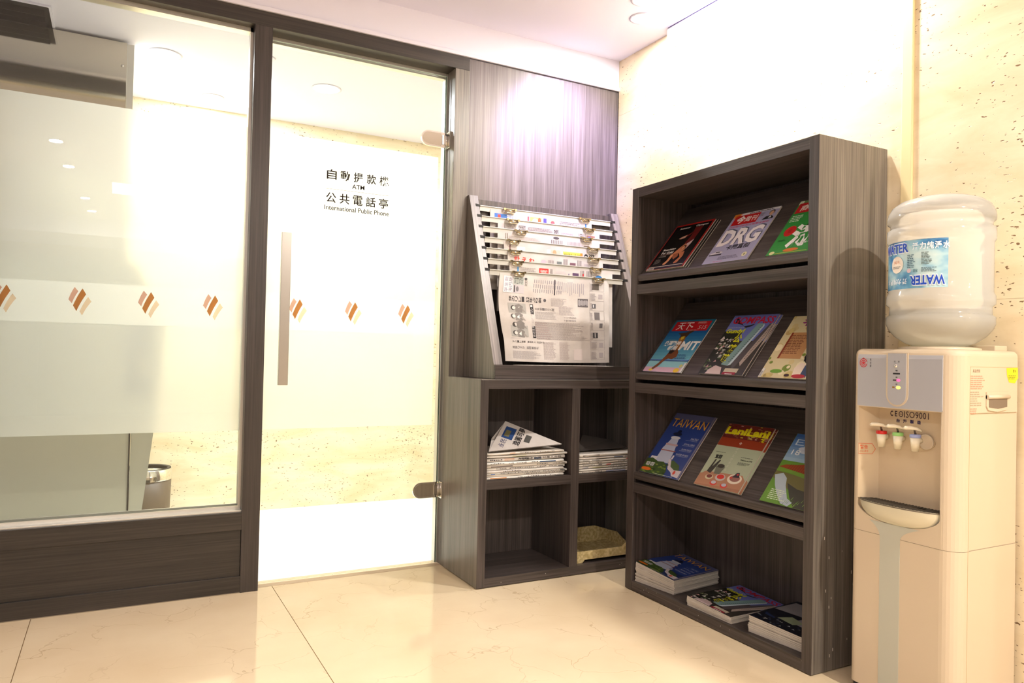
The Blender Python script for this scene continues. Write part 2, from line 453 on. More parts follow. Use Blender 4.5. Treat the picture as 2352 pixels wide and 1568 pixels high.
struct('wall_back', MB().box(-6, 0.0, 0.0, 0.14, 2.517, CEIL), PAINTW, 'white painted strip of wall above the dark frame')
struct('trim_1', MB().box(-6, 0.0, -0.012, 0.0, 2.506, 2.524, bevel=0.002), PAINTW, 'thin white shadow-gap moulding above the dark wood')
# dark wood panel right of the door
wp = struct('wall_panel', MB().box(-0.905, 0.0, 0.004, 0.14, 0.0, 2.505), wood('satin_wood_z', 'z', (64, 56, 54), (116, 106, 108), 0.44, 1.0, 0.9, 0.25), 'grey-brown wood veneer panel between the glass door and the corner')
# right wall in travertine
wr = struct('wall_right', MB().box(0.012, 0.16, -3.0, 0.0, 0.0, CEIL), GROUT, 'pitted travertine wall on the right')
for (a, b) in ((-1.688, -0.0), (-2.98, -1.728)):
    for (z0, z1) in ((0.0, 1.2), (1.2, 2.371), (2.371, CEIL)):
        if a < -2: z1 = {1.2: 1.25, 2.371: 2.4}.get(z1, z1); z0 = {1.2: 1.25, 2.371: 2.4}.get(z0, z0)
        MB().box(0.0, 0.014, a + 0.0004, b - 0.0004, z0 + 0.0003, z1 - 0.0003, bevel=0.0006).build('slab', TRAV, wr)
struct('trim_2', MB().box(-0.010, 0.014, -1.728, -1.688, 0, CEIL, bevel=0.003), principled('pale_stone', rgb((238, 220, 172)), 0.35), 'pale stone strip running up the travertine wall')
# side and rear lobby walls (outside the picture, seen in reflections)
struct('wall_left', MB().box(-6.1, -6, -9, 0.14, 0, CEIL), PAINT, 'plain lobby wall on the left')
mb = MB().box(-6, 3.2, -9.1, -9, 0, CEIL)
mb.box(-4.6, -3.4, -9.0, -8.95, 0, 2.2); mb.box(-1.0, 0.6, -9.0, -8.95, 0.9, 2.1)
struct('wall_front', mb, principled('far_wall', rgb((188, 178, 158)), 0.6), 'far lobby wall behind the viewer')
struct('wall_far_right', MB().box(3.2, 3.3, -9, -3, 0, CEIL).box(0.16, 3.3, -3.0, -2.9, 0, CEIL), PAINT, 'lobby return wall')
# soffit steps of the lobby ceiling
struct('ceiling_beam', MB().box(-6, 3.2, -9, -7.6, CEIL - 0.22, CEIL).box(-6, -3.9, -9, -3.8, CEIL - 0.16, CEIL), PAINT, 'dropped soffit of the lobby ceiling')

# ---------------- inner room
struct('wall_inner_back', MB().box(-3.6, 0.1, 1.63, 1.75, 0, ICEIL), TRAV2, 'travertine wall at the back of the machine room')
struct('wall_inner_right', MB().box(0.0, 0.12, 0.14, 1.63, 0, ICEIL), TRAV2, 'side wall of the machine room')
struct('wall_inner_left', MB().box(-3.6, -3.5, 0.14, 1.63, 0, ICEIL), PAINT, 'hidden side wall of the machine room')
struct('ceiling_inner', MB().box(-3.6, 0.1, 0.141, 1.75, ICEIL, ICEIL + 0.1), PAINTW, 'low white ceiling of the machine room')

# ---------------- partition: window_1 (glazed panel on dark dado)
win = bpy.data.objects.new('window_1', None); COL.objects.link(win); tag(win, 'large glazed panel in dark wood frame left of the glass door', kind='structure')
def wpart(name, mb, mat, parent=win, label=None): return mb.build(name, mat, parent, label=label)
XL = -4.2
wpart('post', MB().box(-1.925, -1.851, 0.0, 0.13, 0, 2.444, bevel=0.0015), WPZ, label='upright dark wood post between window and door')
wpart('post', MB().box(XL - 0.08, XL, 0.0, 0.13, 0, 2.444, bevel=0.0015), WPZ)
wpart('header', MB().box(XL - 0.08, -0.907, -0.002, 0.13, 2.442, 2.512, bevel=0.0015), WPX, label='dark wood beam across the top of window and door')
wpart('sill_rail', MB().box(XL, -1.925, 0.0, 0.13, 0.268, 0.343, bevel=0.001), WPX)
wpart('bottom_rail', MB().box(XL, -1.925, 0.0, 0.13, 0.004, 0.072, bevel=0.001), WPX)
wpart('inset_panel', MB().box(XL, -1.927, 0.008, 0.12, 0.068, 0.272), WPX, label='recessed dark wood dado panel')
wpart('skirt_joint', MB().box(XL, -1.86, 0.002, 0.10, 0.0, 0.005), principled('sealant', rgb((150, 138, 120)), 0.8))
# sill / glazing channel
wpart('glazing_channel', MB().box(XL, -1.925, 0.012, 0.118, 0.343, 0.350, bevel=0.001).box(XL, -1.93, 0.052, 0.06, 0.35, 0.362).box(XL, -1.93, 0.086, 0.094, 0.35, 0.366), ALU, label='pale metal channel along the sill')
wpart('glazing_bead', MB().box(-1.936, -1.925, 0.05, 0.098, 0.35, 2.442).box(XL, -1.925, 0.05, 0.098, 2.424, 2.442), ALU)
wpart('pane', MB().box(XL, -1.934, 0.066, 0.074, 0.352, 2.43), GLASS, label='clear glass pane with reflections of the lobby')
def film(par, x0, x1, y, bands):
    for (z0, z1, m) in bands:
        MB().box(x0, x1, y, y + 0.0008, z0, z1).build('frosted_film', m, par)
BANDS = ((0.685, 1.128, FROST), (1.128, 1.292, FROST2), (1.292, 2.012, FROST))
film(win, XL, -1.9345, 0.0745, BANDS)

# emblem: three curved slanted strokes
def stroke_pts(q, bow=0.0018):
    a, b, c, d = [Vector(p) for p in q]      # top, right, bottom, left
    n = Vector((-(c - b).y, (c - b).x)).normalized()
    out = [a]
    for i in range(0, 7):
        t = i / 6; p = b.lerp(c, t); out.append(p + n * -bow * math.sin(PI * t))
    for i in range(0, 7):
        t = i / 6; p = d.lerp(a, t)
        if i < 6: out.append(p + n * -bow * math.sin(PI * t))
    return [tuple(p) for p in out]
EMB = [stroke_pts([(-0.022, 0.052), (-0.009, 0.036), (-0.03, -0.013), (-0.042, 0.002)]),
       stroke_pts([(0.005, 0.048), (0.018, 0.025), (-0.014, -0.043), (-0.026, -0.021)]),
       stroke_pts([(0.025, 0.015), (0.037, -0.003), (0.006, -0.059), (-0.003, -0.044)])]
INK1 = [ink_trans('emblem_rose', (240, 214, 202), 0.25), ink_trans('emblem_brown', (224, 182, 134), 0.30), ink_trans('emblem_pale', (250, 238, 224), 0.15)]
def emblem(par, cx, cz, y):
    for pts, m in zip(EMB, INK1):
        MB().prism([(cx + p, cz + q) for p, q in pts], y - 0.0006, y - 0.0002, 'y').build('emblem_stroke', m, par)
for cx in (-2.797, -2.546, -2.301, -2.054):
    e = bpy.data.objects.new('emblem', None); COL.objects.link(e); e.parent = win
    emblem(e, cx, 1.219, 0.066)

# ---------------- door_1
door = bpy.data.objects.new('door_1', None); COL.objects.link(door); tag(door, 'frameless glass door with frosted middle and long bar handle', kind='structure')
struct('trim_3', MB().box(-0.983, -0.905, 0.0, 0.13, 0, 2.444, bevel=0.0015), WZ, 'dark wood door jamb right of the glass door')
struct('trim_4', MB().box(-0.997, -0.983, 0.093, 0.13, 0.0, 2.44).box(-1.85, -0.983, 0.096, 0.13, 2.412, 2.442), ALU, 'metal door stop around the glass door')
struct('trim_5', MB().box(-1.85, -0.983, 0.04, 0.125, -0.003, 0.0015), principled('threshold', rgb((200, 178, 150)), 0.4), 'thin threshold strip under the glass door')
GY = 0.074
MB().box(-1.846, -0.9985, GY, GY + 0.010, 0.008, 2.418).build('pane', GLASS, door, label='clear glass door leaf')
MB().box(-0.9985, -0.9965, GY, GY + 0.010, 0.008, 2.418).box(-1.848, -0.9965, GY, GY + 0.010, 2.418, 2.420).box(-1.848, -1.846, GY, GY + 0.010, 0.008, 2.418).build('glass_edge', GEDGE, door, label='pale polished glass edge')
film(door, -1.846, -1.03, GY + 0.0105, BANDS)
for cx in (-1.699, -1.444, -1.184):
    e = bpy.data.objects.new('emblem', None); COL.objects.link(e); e.parent = door
    emblem(e, cx + 0.004, 1.222, GY)
# handle: square bar
h = MB().box(-1.790, -1.749, -0.004, 0.018, 0.885, 1.556, bevel=0.0012).build('handle', STEEL, door, label='long square brushed steel pull bar')
for z in (0.915, 1.525):
    MB().tube([(-1.7695, 0.018, z), (-1.7695, GY, z)], 0.010).build('handle_stem', STEEL, h)
# hinges: rounded patch fittings
for zc in (2.096, 0.368):
    hz = 0.038
    pts = [(-1.0, zc - hz), (-1.0, zc + hz)]
    for i in range(13):
        a = PI / 2 + PI * i / 12
        pts.append((-1.092 + hz * math.cos(a), zc + hz * math.sin(a)))
    hp = MB().prism(pts, GY - 0.014, GY - 0.002, 'y').build('hinge', CHROME, door, label='chrome patch hinge with a round end')
    MB().prism([(-1.026, zc - hz * .8), (-1.026, zc + hz * .8)] + [(-1.092 + hz * .8 * math.cos(PI / 2 + PI * i / 12), zc + hz * .8 * math.sin(PI / 2 + PI * i / 12)) for i in range(13)], GY - 0.0152, GY - 0.0139, 'y').build('hinge_plate', MIRROR, hp)
    MB().tube([(-0.999, GY - 0.012, zc - 0.030), (-0.999, GY - 0.012, zc + 0.030)], 0.009).box(-1.022, -1.004, GY - 0.019, GY - 0.012, zc - 0.024, zc + 0.022).build('hinge_knuckle', STEEL, hp)
    MB().box(-0.994, -0.982, 0.030, GY + 0.02, zc - 0.040, zc + 0.040, bevel=0.001).build('wall_plate', CHROME, hp)
# lettering
TXT = principled('sign_vinyl', rgb((34, 26, 24)), 0.7, spec=0.1)
art = Art(1, 1, 0.0001, 0.0002)
for i, ch in enumerate('自動提款機'): art.text(ch, -1.583 + 0.0628 * i, 1.832, 0.046, 0.046, TXT, bold=0.014)
art.text('ATM', -1.464, 1.800, 0.060, 0.021, TXT, bold=0.02)
art.rect(-1.586, 1.7868, -1.284, 1.7882, TXT)
for i, ch in enumerate('公共電話亭'): art.text(ch, -1.584 + 0.0628 * i, 1.724, 0.047, 0.047, TXT, bold=0.014)
art.text('International Public Phone', -1.590, 1.690, 0.308, 0.022, TXT, bold=0.014)
art.build('lettering', door, lambda x, y, z: (x, GY - z, y), 'dark sign lettering with a thin rule')

# ================================================================== INNER ROOM THINGS
t = thing('machine_enclosure', 'tall polished steel and white machine cabinet behind the left window', 'cabinet', (-2.9, 0.73, 0))
MB().box(-3.47, -2.408, 0.745, 1.6, 0.0, ICEIL - 0.012).build('body', WHITEP, t, world=True)
MB().box(-3.47, -2.409, 0.730, 0.745, 1.45, ICEIL - 0.014, bevel=0.001).build('upper_panel', MIRROR, t, world=True, label='mirror-polished steel upper panel')
MB().box(-3.47, -2.347, 0.730, 0.745, 0.0, 1.445, bevel=0.001).build('lower_panel', WHITEP, t, world=True, label='white lower panel')
MB().box(-2.352, -2.345, 0.724, 0.7298, 0.0, 1.445).build('seam_strip', BLACK, t, world=True, label='black vertical joint strip')
# side fin, wide at the waist
MB().prism([(-2.345, 0.0), (-2.312, 0.0), (-2.235, 0.70), (-2.20, 1.15), (-2.34, 1.45)], 0.728, 0.752, 'y').build('side_fin', WHITEP, t, world=True, label='white side fin tapering to the floor')
MB().box(-2.407, -2.378, 0.738, 0.80, 1.45, ICEIL - 0.015).build('corner_strip', ALU, t, world=True, label='metal corner strip beside the polished panel')
o_ = MB().lathe([(0, 0), (0.006, 0), (0.006, 0.003), (0, 0.004)], (0, 0, 0), 12).build('screw', STEEL, t)
o_.location = (0.472, -0.0002, 2.40); o_.rotation_euler = (PI / 2, 0, 0)
# telephone fixed to the enclosure, a dark blur behind the frosted glass
ph = thing('public_telephone', 'dark public telephone seen as a blur through the frosted glass', 'telephone', (-2.315, 0.70, 0.80))
MB().box(-2.365, -2.268, 0.67, 0.7235, 0.80, 1.17, bevel=0.008).build('housing', BLACK, ph, world=True)
MB().tube([(-2.345, 0.665, 0.86), (-2.345, 0.655, 0.90), (-2.345, 0.655, 1.08), (-2.345, 0.665, 1.12)], [0.022, 0.015, 0.015, 0.022]).build('handset', BLACK, ph, world=True)
MB().box(-2.34, -2.28, 0.7236, 0.7302, 0.90, 1.10).build('bracket', STEEL, ph, world=True)
MB().box(-2.315, -2.275, 0.6645, 0.6695, 0.90, 0.97).build('keypad', STEEL, ph, world=True)
# bin
bx, by = -2.25, 1.38
tb = thing('waste_bin', 'round brown-grey waste bin with a shiny metal rim behind the left window', 'bin', (bx, by, 0))
BINM = principled('bin_brown', rgb((96, 82, 66)), 0.45)
R0 = 0.135
ZB = 0.345
MB().lathe([(R0 - 0.012, 0), (R0 - 0.008, 0.004), (R0, ZB - 0.06)], (0, 0, 0), 40).build('body', BINM, tb)
MB().lathe([(R0 + 0.002, ZB - 0.062), (R0 + 0.003, ZB - 0.002), (R0, ZB), (R0 - 0.008, ZB - 0.001), (R0 - 0.012, ZB - 0.03), (R0 - 0.04, ZB - 0.05)], (0, 0, 0), 40, caps=False).build('rim', CHROME, tb, label='polished metal rim')
MB().lathe([(R0 - 0.022, ZB + 0.001), (R0 - 0.014, ZB + 0.004), (R0 - 0.004, ZB + 0.004), (R0 - 0.004, ZB + 0.0005)], (0, 0, 0), 40, caps=False).build('liner_ring', BLACK, tb)
# ceiling vent with louvres
tv = thing('ceiling_vent', 'dark open ceiling grille above the polished cabinet', 'vent', (-2.93, 0.66, ICEIL))
MB().box(-3.16, -2.72, 0.50, 0.82, ICEIL - 0.003, ICEIL - 0.0005).build('opening', DARKGAP, tv, world=True)
for (a, b, c, d) in ((-3.17, -2.71, 0.49, 0.50), (-3.17, -2.71, 0.82, 0.83), (-2.72, -2.71, 0.50, 0.82)):
    MB().box(a, b, c, d, ICEIL - 0.008, ICEIL - 0.0005).build('frame', PAINTW, tv, world=True)
for k in range(4):
    MB().box(-3.16, -2.74, 0.555 + k * 0.065, 0.559 + k * 0.065, ICEIL - 0.03, ICEIL - 0.004).build('louvre', DARKGAP, tv, world=True)
# smoke detector
td = thing('ceiling_speaker', 'small round ringed fitting on the machine room ceiling by the post', 'detector', (-1.79, 0.60, ICEIL))
MB().lathe([(0, -0.018), (0.022, -0.018), (0.026, -0.008), (0.050, -0.007), (0.056, -0.0005)], seg=32).build('body', PAINTW, td)
MB().lathe([(0.028, -0.0086), (0.032, -0.011), (0.036, -0.0084)], seg=32, caps=False).build('ring', STEEL, td)
# recessed lights
def downlight(x, y, z, label, group=None, power=0, color=WARM, r=0.05, kind='area', disc=None, spread=PI, angle=100, srot=(0, 0, 0)):
    t = thing('downlight', label, 'lamp', (x, y, z), group=group)
    MB().lathe([(r, -0.0006), (r + 0.012, -0.0008), (r + 0.013, -0.003), (r, -0.004), (r - 0.002, -0.0008)], seg=28, caps=False).build('trim_ring', PAINTW, t)
    MB().lathe([(0, -0.0016), (r, -0.0016)], seg=28, caps=False).build('lens', disc or LAMP, t, fixn=False)
    if power:
        if kind == 'area': area_light('bulb', (0, 0, -0.006), power, r * 2, color, t, spread=spread)
        else: spot_light('bulb', (0, 0, -0.03), power, color, angle, 0.9, 0.05, rot=srot, parent=t)
    return t
downlight(-2.24, 0.82, ICEIL, 'glowing recessed ceiling lamp beside the polished cabinet', None, 9, ICOL, 0.07)
downlight(-1.40, 0.88, ICEIL, 'glowing recessed ceiling lamp seen through the glass door', None, 30, ICOL, 0.07)
downlight(-0.55, 0.80, ICEIL, 'recessed ceiling lamp of the machine room near the wood panel', None, 22, ICOL)
downlight(-1.95, 1.38, ICEIL, 'recessed ceiling lamp close to the back travertine wall', None, 24, ICOL)
# lobby lights
downlight(-0.222, -0.487, CEIL, 'recessed ceiling spotlight near the corner of wood panel and travertine', None, 11, CREAM)
downlight(-0.33, -0.64, CEIL, 'cool violet-white recessed spotlight over the wood panel', None, 120, (0.40, 0.28, 1.0), kind='spot', angle=66, srot=(math.radians(52), 0, 0), disc=emit('cool_disc', (0.75, 0.7, 1), 20))
downlight(-0.222, -1.25, CEIL, 'recessed ceiling spotlight above the magazine rack', None, 30, CREAM)
downlight(-0.46, -3.86, CEIL, 'recessed ceiling lamp behind the water dispenser side', None, 88, WARM)
G = 'recessed lamps in the lobby ceiling reflected in the window'
for i, (x, y) in enumerate(((-2.89, -3.51), (-2.85, -4.45), (-2.77, -6.07), (-2.73, -6.96))):
    downlight(x, y, CEIL, 'recessed lobby lamp reflected in the left window, %s of the four' % ('topmost', 'second from the top', 'third from the top', 'lowest')[i], G, 16, CREAM, 0.045, disc=LAMPB)
G = 'recessed lamps in the lobby ceiling beyond the travertine wall'
for x, y, w_ in ((0.45, -6.27, 'far left'), (0.34, -5.35, 'near left'), (1.01, -6.3, 'far right'), (1.03, -5.5, 'near right')):
    downlight(x, y, CEIL, 'recessed lobby lamp beyond the travertine wall, %s of four' % w_, G, 12, CREAM, 0.045, disc=LAMPB)
# wall washer box at the top of the travertine wall
tl = thing('wall_light', 'long glowing wall-wash light box along the top of the travertine wall', 'lamp', (-0.03, -0.8, CEIL))
pts = round_rect(-1.50, -0.462, CEIL - 0.084, CEIL - 0.003, (0.012, 0.012, 0, 0), 4)
MB().prism(pts, -0.048, -0.0005, 'x').build('housing', principled('white_metal', rgb((232, 234, 244)), 0.3), tl, world=True)
MB().box(-0.050, -0.001, -1.49, -0.47, CEIL - 0.003, CEIL - 0.0005).build('shadow_gap', principled('violet_gap', rgb((70, 50, 110)), 0.5), tl, world=True)
MB().box(-0.043, -0.006, -1.48, -0.485, CEIL - 0.088, CEIL - 0.0842).build('diffuser', emit('diffuser', (1, 0.96, 0.9), 18), tl, world=True, label='glowing diffuser strip under the light box')
area_light('tube', (0.004, -0.17, -0.095), 34, 0.04, CREAM, tl, sy=1.0, rot=(0, math.radians(-32), 0), spread=math.radians(100))
area_light('ceiling_fill', (-0.03, -0.25, -0.09), 2.2, 0.05, (0.86, 0.82, 1.0), tl, sy=0.9, rot=(0, math.radians(152), 0))  # added upward fill that brightens the ceiling near the box
o_ = MB().lathe([(0, -0.002), (0.004, -0.002), (0.004, 0.001), (0, 0.001)], (0, 0, 0), 10).build('screw', STEEL, tl)
o_.location = (-0.0185, 0.318, -0.079); o_.rotation_euler = (0, PI / 2, 0)
# broad lobby fill: unseen glowing panels added around the camera
for x, y in ((-2.2, -5.2), (-4.6, -2.4)):
    tp = thing('fill_panel', 'added square fill panel on the lobby ceiling behind the viewer' if y < -4 else 'added square fill panel on the lobby ceiling left of the viewer', 'lamp', (x, y, CEIL))
    MB().box(-0.32, 0.32, -0.32, 0.32, -0.012, -0.001, bevel=0.002).build('frame', PAINTW, tp)
    MB().box(-0.30, 0.30, -0.30, 0.30, -0.0135, -0.0125).build('lens', emit('fill_glow', (1, 0.9, 0.76), 2.2), tp)
    area_light('tube', (0, 0, -0.02), LOBBY_FILL_W * (0.8 if y < -4 else 0.15), 0.6, (1.0, 0.95, 0.88), tp, sy=0.6)

# ================================================================== NEWSPAPER CABINET (low pigeon-hole unit)
def unit(name, label, cat, loc): return thing(name, label, cat, loc)
cb = unit('storage_cabinet', 'low grey wood pigeonhole cabinet with four open compartments', 'cabinet', (-0.495, -0.187, 0))
CX0, CX1, CY, CZ = -0.988, -0.004, -0.374, 0.928
def P_(name, x0, x1, y0, y1, z0, z1, mat, par, label=None, bevel=0.0008):
    return MB().box(x0, x1, y0, y1, z0, z1, bevel=bevel).build(name, mat, par, world=True, label=label)
P_('side_panel', CX0, CX0 + 0.040, CY, -0.001, 0.004, CZ, WZ, cb)
P_('side_panel', CX1 - 0.040, CX1, CY, -0.001, 0.004, CZ, WZ, cb)
P_('top', CX0 + 0.0402, CX1 - 0.0402, CY, -0.001, CZ - 0.042, CZ, WX, cb)
P_('bottom', CX0 + 0.0402, CX1 - 0.0402, CY, -0.015, 0.004, 0.044, WX, cb)
P_('back_panel', CX0 + 0.0402, CX1 - 0.0402, -0.014, -0.002, 0.044, CZ - 0.0422, WZD, cb)  # darker wood puts the compartment shade into the colour
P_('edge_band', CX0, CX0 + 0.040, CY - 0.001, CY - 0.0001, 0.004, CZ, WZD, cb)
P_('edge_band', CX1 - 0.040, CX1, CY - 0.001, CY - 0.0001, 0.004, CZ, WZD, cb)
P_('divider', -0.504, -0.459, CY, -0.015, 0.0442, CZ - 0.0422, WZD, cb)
P_('shelf', CX0 + 0.0402, -0.5042, CY + 0.0006, -0.015, 0.436, 0.477, WX, cb)
P_('shelf', -0.4588, CX1 - 0.0402, CY + 0.0006, -0.015, 0.436, 0.477, WX, cb)
P_('edge_strip', CX0 + 0.004, CX1 - 0.004, CY - 0.0012, CY - 0.0002, CZ - 0.002, CZ - 0.0002, ALU, cb, 'pale line along the top front edge', 0)  # thin pale strip on the top front edge
rr = random.Random(3)
sc_ = MB()
for k in range(14):
    x = CX0 + rr.choice([0.004, 0.01, 0.02, 0.03]) if k < 9 else CX0 + rr.random() * 0.9
    z = 0.01 + rr.random() * 0.25 if k < 9 else 0.012 + rr.random() * 0.02
    s_ = 0.0012 + rr.random() * 0.001
    sc_.box(x, x + s_, CY - 0.0006, CY + 0.0002, z, z + s_ * 1.4)
sc_.build('chip_marks', pm((226, 216, 200)), cb, world=True, kind='stuff', label='small pale chips in the veneer')

# ---------------- newspaper stand on top
st = unit('newspaper_stand', 'sloping grey wood newspaper stand with notched sides on the low cabinet', 'stand', (-0.47, -0.16, CZ))
SX0, SX1 = -0.905, -0.010
ST, SB = 1.822, 0.996
YT, YB = -0.024, -0.332
def yfront(z): return YT + (ST - z) * (YB - YT) / (ST - SB)
NZ = [1.772 - 0.0545 * i for i in range(7)]
def side_panel(x0, x1):
    pts = [(-0.001, CZ + 0.0006), (YB, CZ + 0.0006), (YB, SB)]
    for z in NZ[::-1]:
        zb, zt = z - 0.007, z + 0.007
        pts += [(yfront(zb), zb), (yfront(zb) + 0.026, zb), (yfront(zt) + 0.026, zt), (yfront(zt), zt)]
    pts += [(YT, ST), (-0.001, ST)]
    plain = [(-0.001, CZ + 0.0006), (YB, CZ + 0.0006), (YB, SB), (YT, ST), (-0.001, ST)]
    left = x0 < -0.5
    a0, a1, b0, b1 = (x0, x0 + 0.026, x0 + 0.026, x1) if left else (x1 - 0.026, x1, x0, x1 - 0.026)
    o_ = MB().prism(plain, a0, a1, 'x').prism(pts, b0, b1, 'x').build('side_panel', [WZ, WSL], st, world=True)
    for p in o_.data.polygons:
        if p.normal.y < -0.5: p.material_index = 1
    return o_
side_panel(SX0, SX0 + 0.045); side_panel(SX1 - 0.045, SX1)
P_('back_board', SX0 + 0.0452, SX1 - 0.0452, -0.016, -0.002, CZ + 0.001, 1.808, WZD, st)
P_('ledge_board', SX0 + 0.001, SX1 - 0.001, YB - 0.016, YB - 0.0004, CZ + 0.001, SB - 0.003, WX, st, 'horizontal front ledge board')
P_('ledge_floor', SX0 + 0.0452, SX1 - 0.0452, YB, -0.017, CZ + 0.001, CZ + 0.020, WX, st)

# ---------------- newspapers on metal hanger rails
def clip(par, x, y, z):
    mb = MB()
    mb.box(x - 0.034, x + 0.034, y - 0.010, y - 0.003, z + 0.002, z + 0.0045)
    mb.box(x - 0.036, x - 0.026, y - 0.014, y - 0.002, z - 0.004, z + 0.006)
    mb.box(x + 0.026, x + 0.036, y - 0.014, y - 0.002, z - 0.004, z + 0.006)
    mb.tube([(x - 0.024, y - 0.010, z - 0.006), (x + 0.024, y - 0.010, z - 0.006)], 0.0045, 8)
    mb.tube([(x - 0.030, y - 0.009, z - 0.008), (x - 0.018, y - 0.013, z - 0.017), (x + 0.018, y - 0.013, z - 0.017), (x + 0.030, y - 0.009, z - 0.008)], 0.0022, 6)
    mb.tube([(x - 0.018, y - 0.014, z - 0.001), (x, y - 0.018, z - 0.010), (x + 0.018, y - 0.014, z - 0.002)], 0.0018, 6)
    return mb.build('spring_clip', BRASSY, par, world=True, label='shiny nickel spring clip')
order = ['topmost', 'second from the top', 'third from the top', 'fourth from the top', 'fifth from the top', 'sixth from the top', 'lowest and front']
clipx = [(-0.689, -0.238), (-0.681, -0.223), (-0.645, -0.249), (-0.695, -0.220), (-0.697, -0.227), (-0.697, -0.226), (-0.695, -0.224)]
RX0, RX1 = SX0 + 0.0400, SX1 - 0.0400
paperx = [(-0.795, -0.19), (-0.76, -0.15), (-0.77, -0.16), (-0.745, -0.165), (-0.735, -0.165), (-0.735, -0.12), (-0.795, -0.150)]
NEWSLBL = ['newspaper with a red, blue and orange masthead, hanging from the topmost rail',
           'newspaper with a small blue photo at its right end, on the second rail down',
           'plain grey-print newspaper hanging from the third rail from the top',
           'newspaper with a yellow headline band hanging from the fourth rail from the top',
           'newspaper with red brush lettering hanging from the fifth rail from the top',
           'newspaper with a red box and blue disc hanging from the sixth rail from the top',
           'Japanese newspaper hanging in full view, front of the stand']
INK = (70, 64, 64); GINK = (120, 112, 110)
for i, z in enumerate(NZ):
    y = yfront(z) + 0.010
    r = thing('newspaper_rail', 'white metal hanger rail with black ends, %s of seven' % order[i], 'hanger', (RX0, y, z), group='metal hanger rails of the newspaper stand')
    mb = MB(); mb.box(RX0 + 0.014, RX1 - 0.014, y - 0.0015, y + 0.0015, z - 0.024, z + 0.0); mb.box(RX0 + 0.012, RX1 - 0.012, y - 0.006, y + 0.006, z - 0.001, z + 0.003, bevel=0.0008)
    mb.build('bar', ALUW, r, world=True)
    for a, b in ((RX0 - 0.012, RX0 + 0.014), (RX1 - 0.014, RX1 + 0.012)):
        P_('end_plug', a, b, y - 0.007, y + 0.007, z - 0.006, z + 0.006, BLACK, r, 'black plastic rail end', 0.001)
    for x in clipx[i]: clip(r, x, y - 0.006, z - 0.004)
    # the newspaper
    x0, x1 = paperx[i]; last = i == 6
    top = z - 0.010; H_ = (top - 1.010) if last else min(0.40, top - 1.03)
    W_ = x1 - x0
    def fn(a, b, c, x0=x0, y=y, top=top, H_=H_, W_=W_, i=i, last=last):
        # a: 0..W from left, b: 0..H from top down (b negative), c: offset toward the viewer
        u, v = a / W_, -b / H_
        if last:
            dy = -0.004 - 0.05 * v - 0.006 * math.sin(3.0 * u + 1) * v - 0.004 * math.exp(-((v - 0.52) / 0.05) ** 2) + 0.010 * (u > .97) * (u - .97) * 20
            dx = -0.018 * math.sin(PI * min(v * 1.3, 1)) * (1 - u) + 0.012 * v * (1 - u) - 0.020 * v * u
        else:
            dy = -0.004 - 0.012 * v + 0.003 * math.sin(5 * u + i); dx = 0
        return (x0 + a + dx, y + dy - c, top + b - (0.004 * math.sin(PI * u) if last else 0))
    nw = thing('newspaper', NEWSLBL[i], 'newspaper', (x0, y, top), group='newspapers hanging on the stand')
    bm = bmesh.new(); nu, nv = 24, 28
    for layer in (0, 1):
        g = [[bm.verts.new(Vector(fn(W_ * a / nu, -H_ * b / nv, -0.0022 * layer)) - Vector((x0, y, top))) for a in range(nu + 1)] for b in range(nv + 1)]
        for b in range(nv):
            for a in range(nu):
                f = bm.faces.new([g[b][a], g[b][a + 1], g[b + 1][a + 1], g[b + 1][a]]); f.smooth = True
    m_ = MB(); m_.bm.free(); m_.bm = bm
    m_.build('sheet', NEWS, nw, fixn=False)
    A = Art(W_, H_, 0.0001, 0.0007)
    f2 = lambda a, b, c, fn=fn, H_=H_: fn(a, b - H_, c)      # b up from the bottom
    vis = 0.052 / H_
    T = 1 - 0.004 / H_
    def band(u0, u1, a0, a1, c, zz=1): A.rect(u0, T - vis * a1, u1, T - vis * a0, c, zz)
    def vcols(u0, u1, n, a0=0.1, a1=0.95, c=GINK):
        for k in range(n):
            u = u0 + (u1 - u0) * k / n
            e = a1 - random.random() * 0.3
            A.rect(u, T - vis * e, u + (u1 - u0) / n * 0.45, T - vis * a0, c, 1)
    if i == 0:
        band(0.04, 0.20, 0.25, 1, (58, 110, 184)); band(0.07, 0.13, 0.35, 0.9, (214, 58, 48), 2); band(0.15, 0.26, 0.3, 0.9, (236, 240, 248), 2)
        A.text('中國郵報', 0.155, T - vis * 0.85, 0.10, vis * 0.5, (70, 84, 170), 3)
        band(0.27, 0.35, 0.3, 0.95, (226, 214, 220)); band(0.355, 0.37, 0.2, 0.95, (200, 90, 100))
        band(0.38, 0.49, 0.2, 1, (236, 178, 110)); A.disc(0.43, T - vis * 0.6, 0.03, vis * 0.3, (150, 196, 160), 2); A.disc(0.47, T - vis * 0.5, 0.015, vis * 0.3, (226, 96, 60), 3)
        band(0.51, 0.54, 0.2, 0.95, (80, 72, 170)); band(0.55, 0.64, 0.25, 1, (240, 214, 150)); A.disc(0.60, T - vis * 0.6, 0.02, vis * 0.25, (214, 80, 90), 2)
        A.lines(0.67, T - vis * 0.95, 0.92, T - vis * 0.25, 5, GINK, words=16); band(0.93, 0.945, 0.3, 0.95, (70, 130, 200))
    elif i == 1:
        vcols(0.06, 0.17, 9); A.text('首相', 0.19, T - vis * 0.8, 0.07, vis * 0.6, (60, 60, 60), 2, rot=90); A.lines(0.28, T - vis * 0.8, 0.52, T - vis * 0.2, 5, GINK, words=18)
        A.text('强', 0.53, T - vis * 0.9, 0.045, vis * 0.7, (60, 60, 60), 2, rot=90); A.lines(0.60, T - vis * 0.95, 0.76, T - vis * 0.4, 4, (170, 140, 150), words=12)
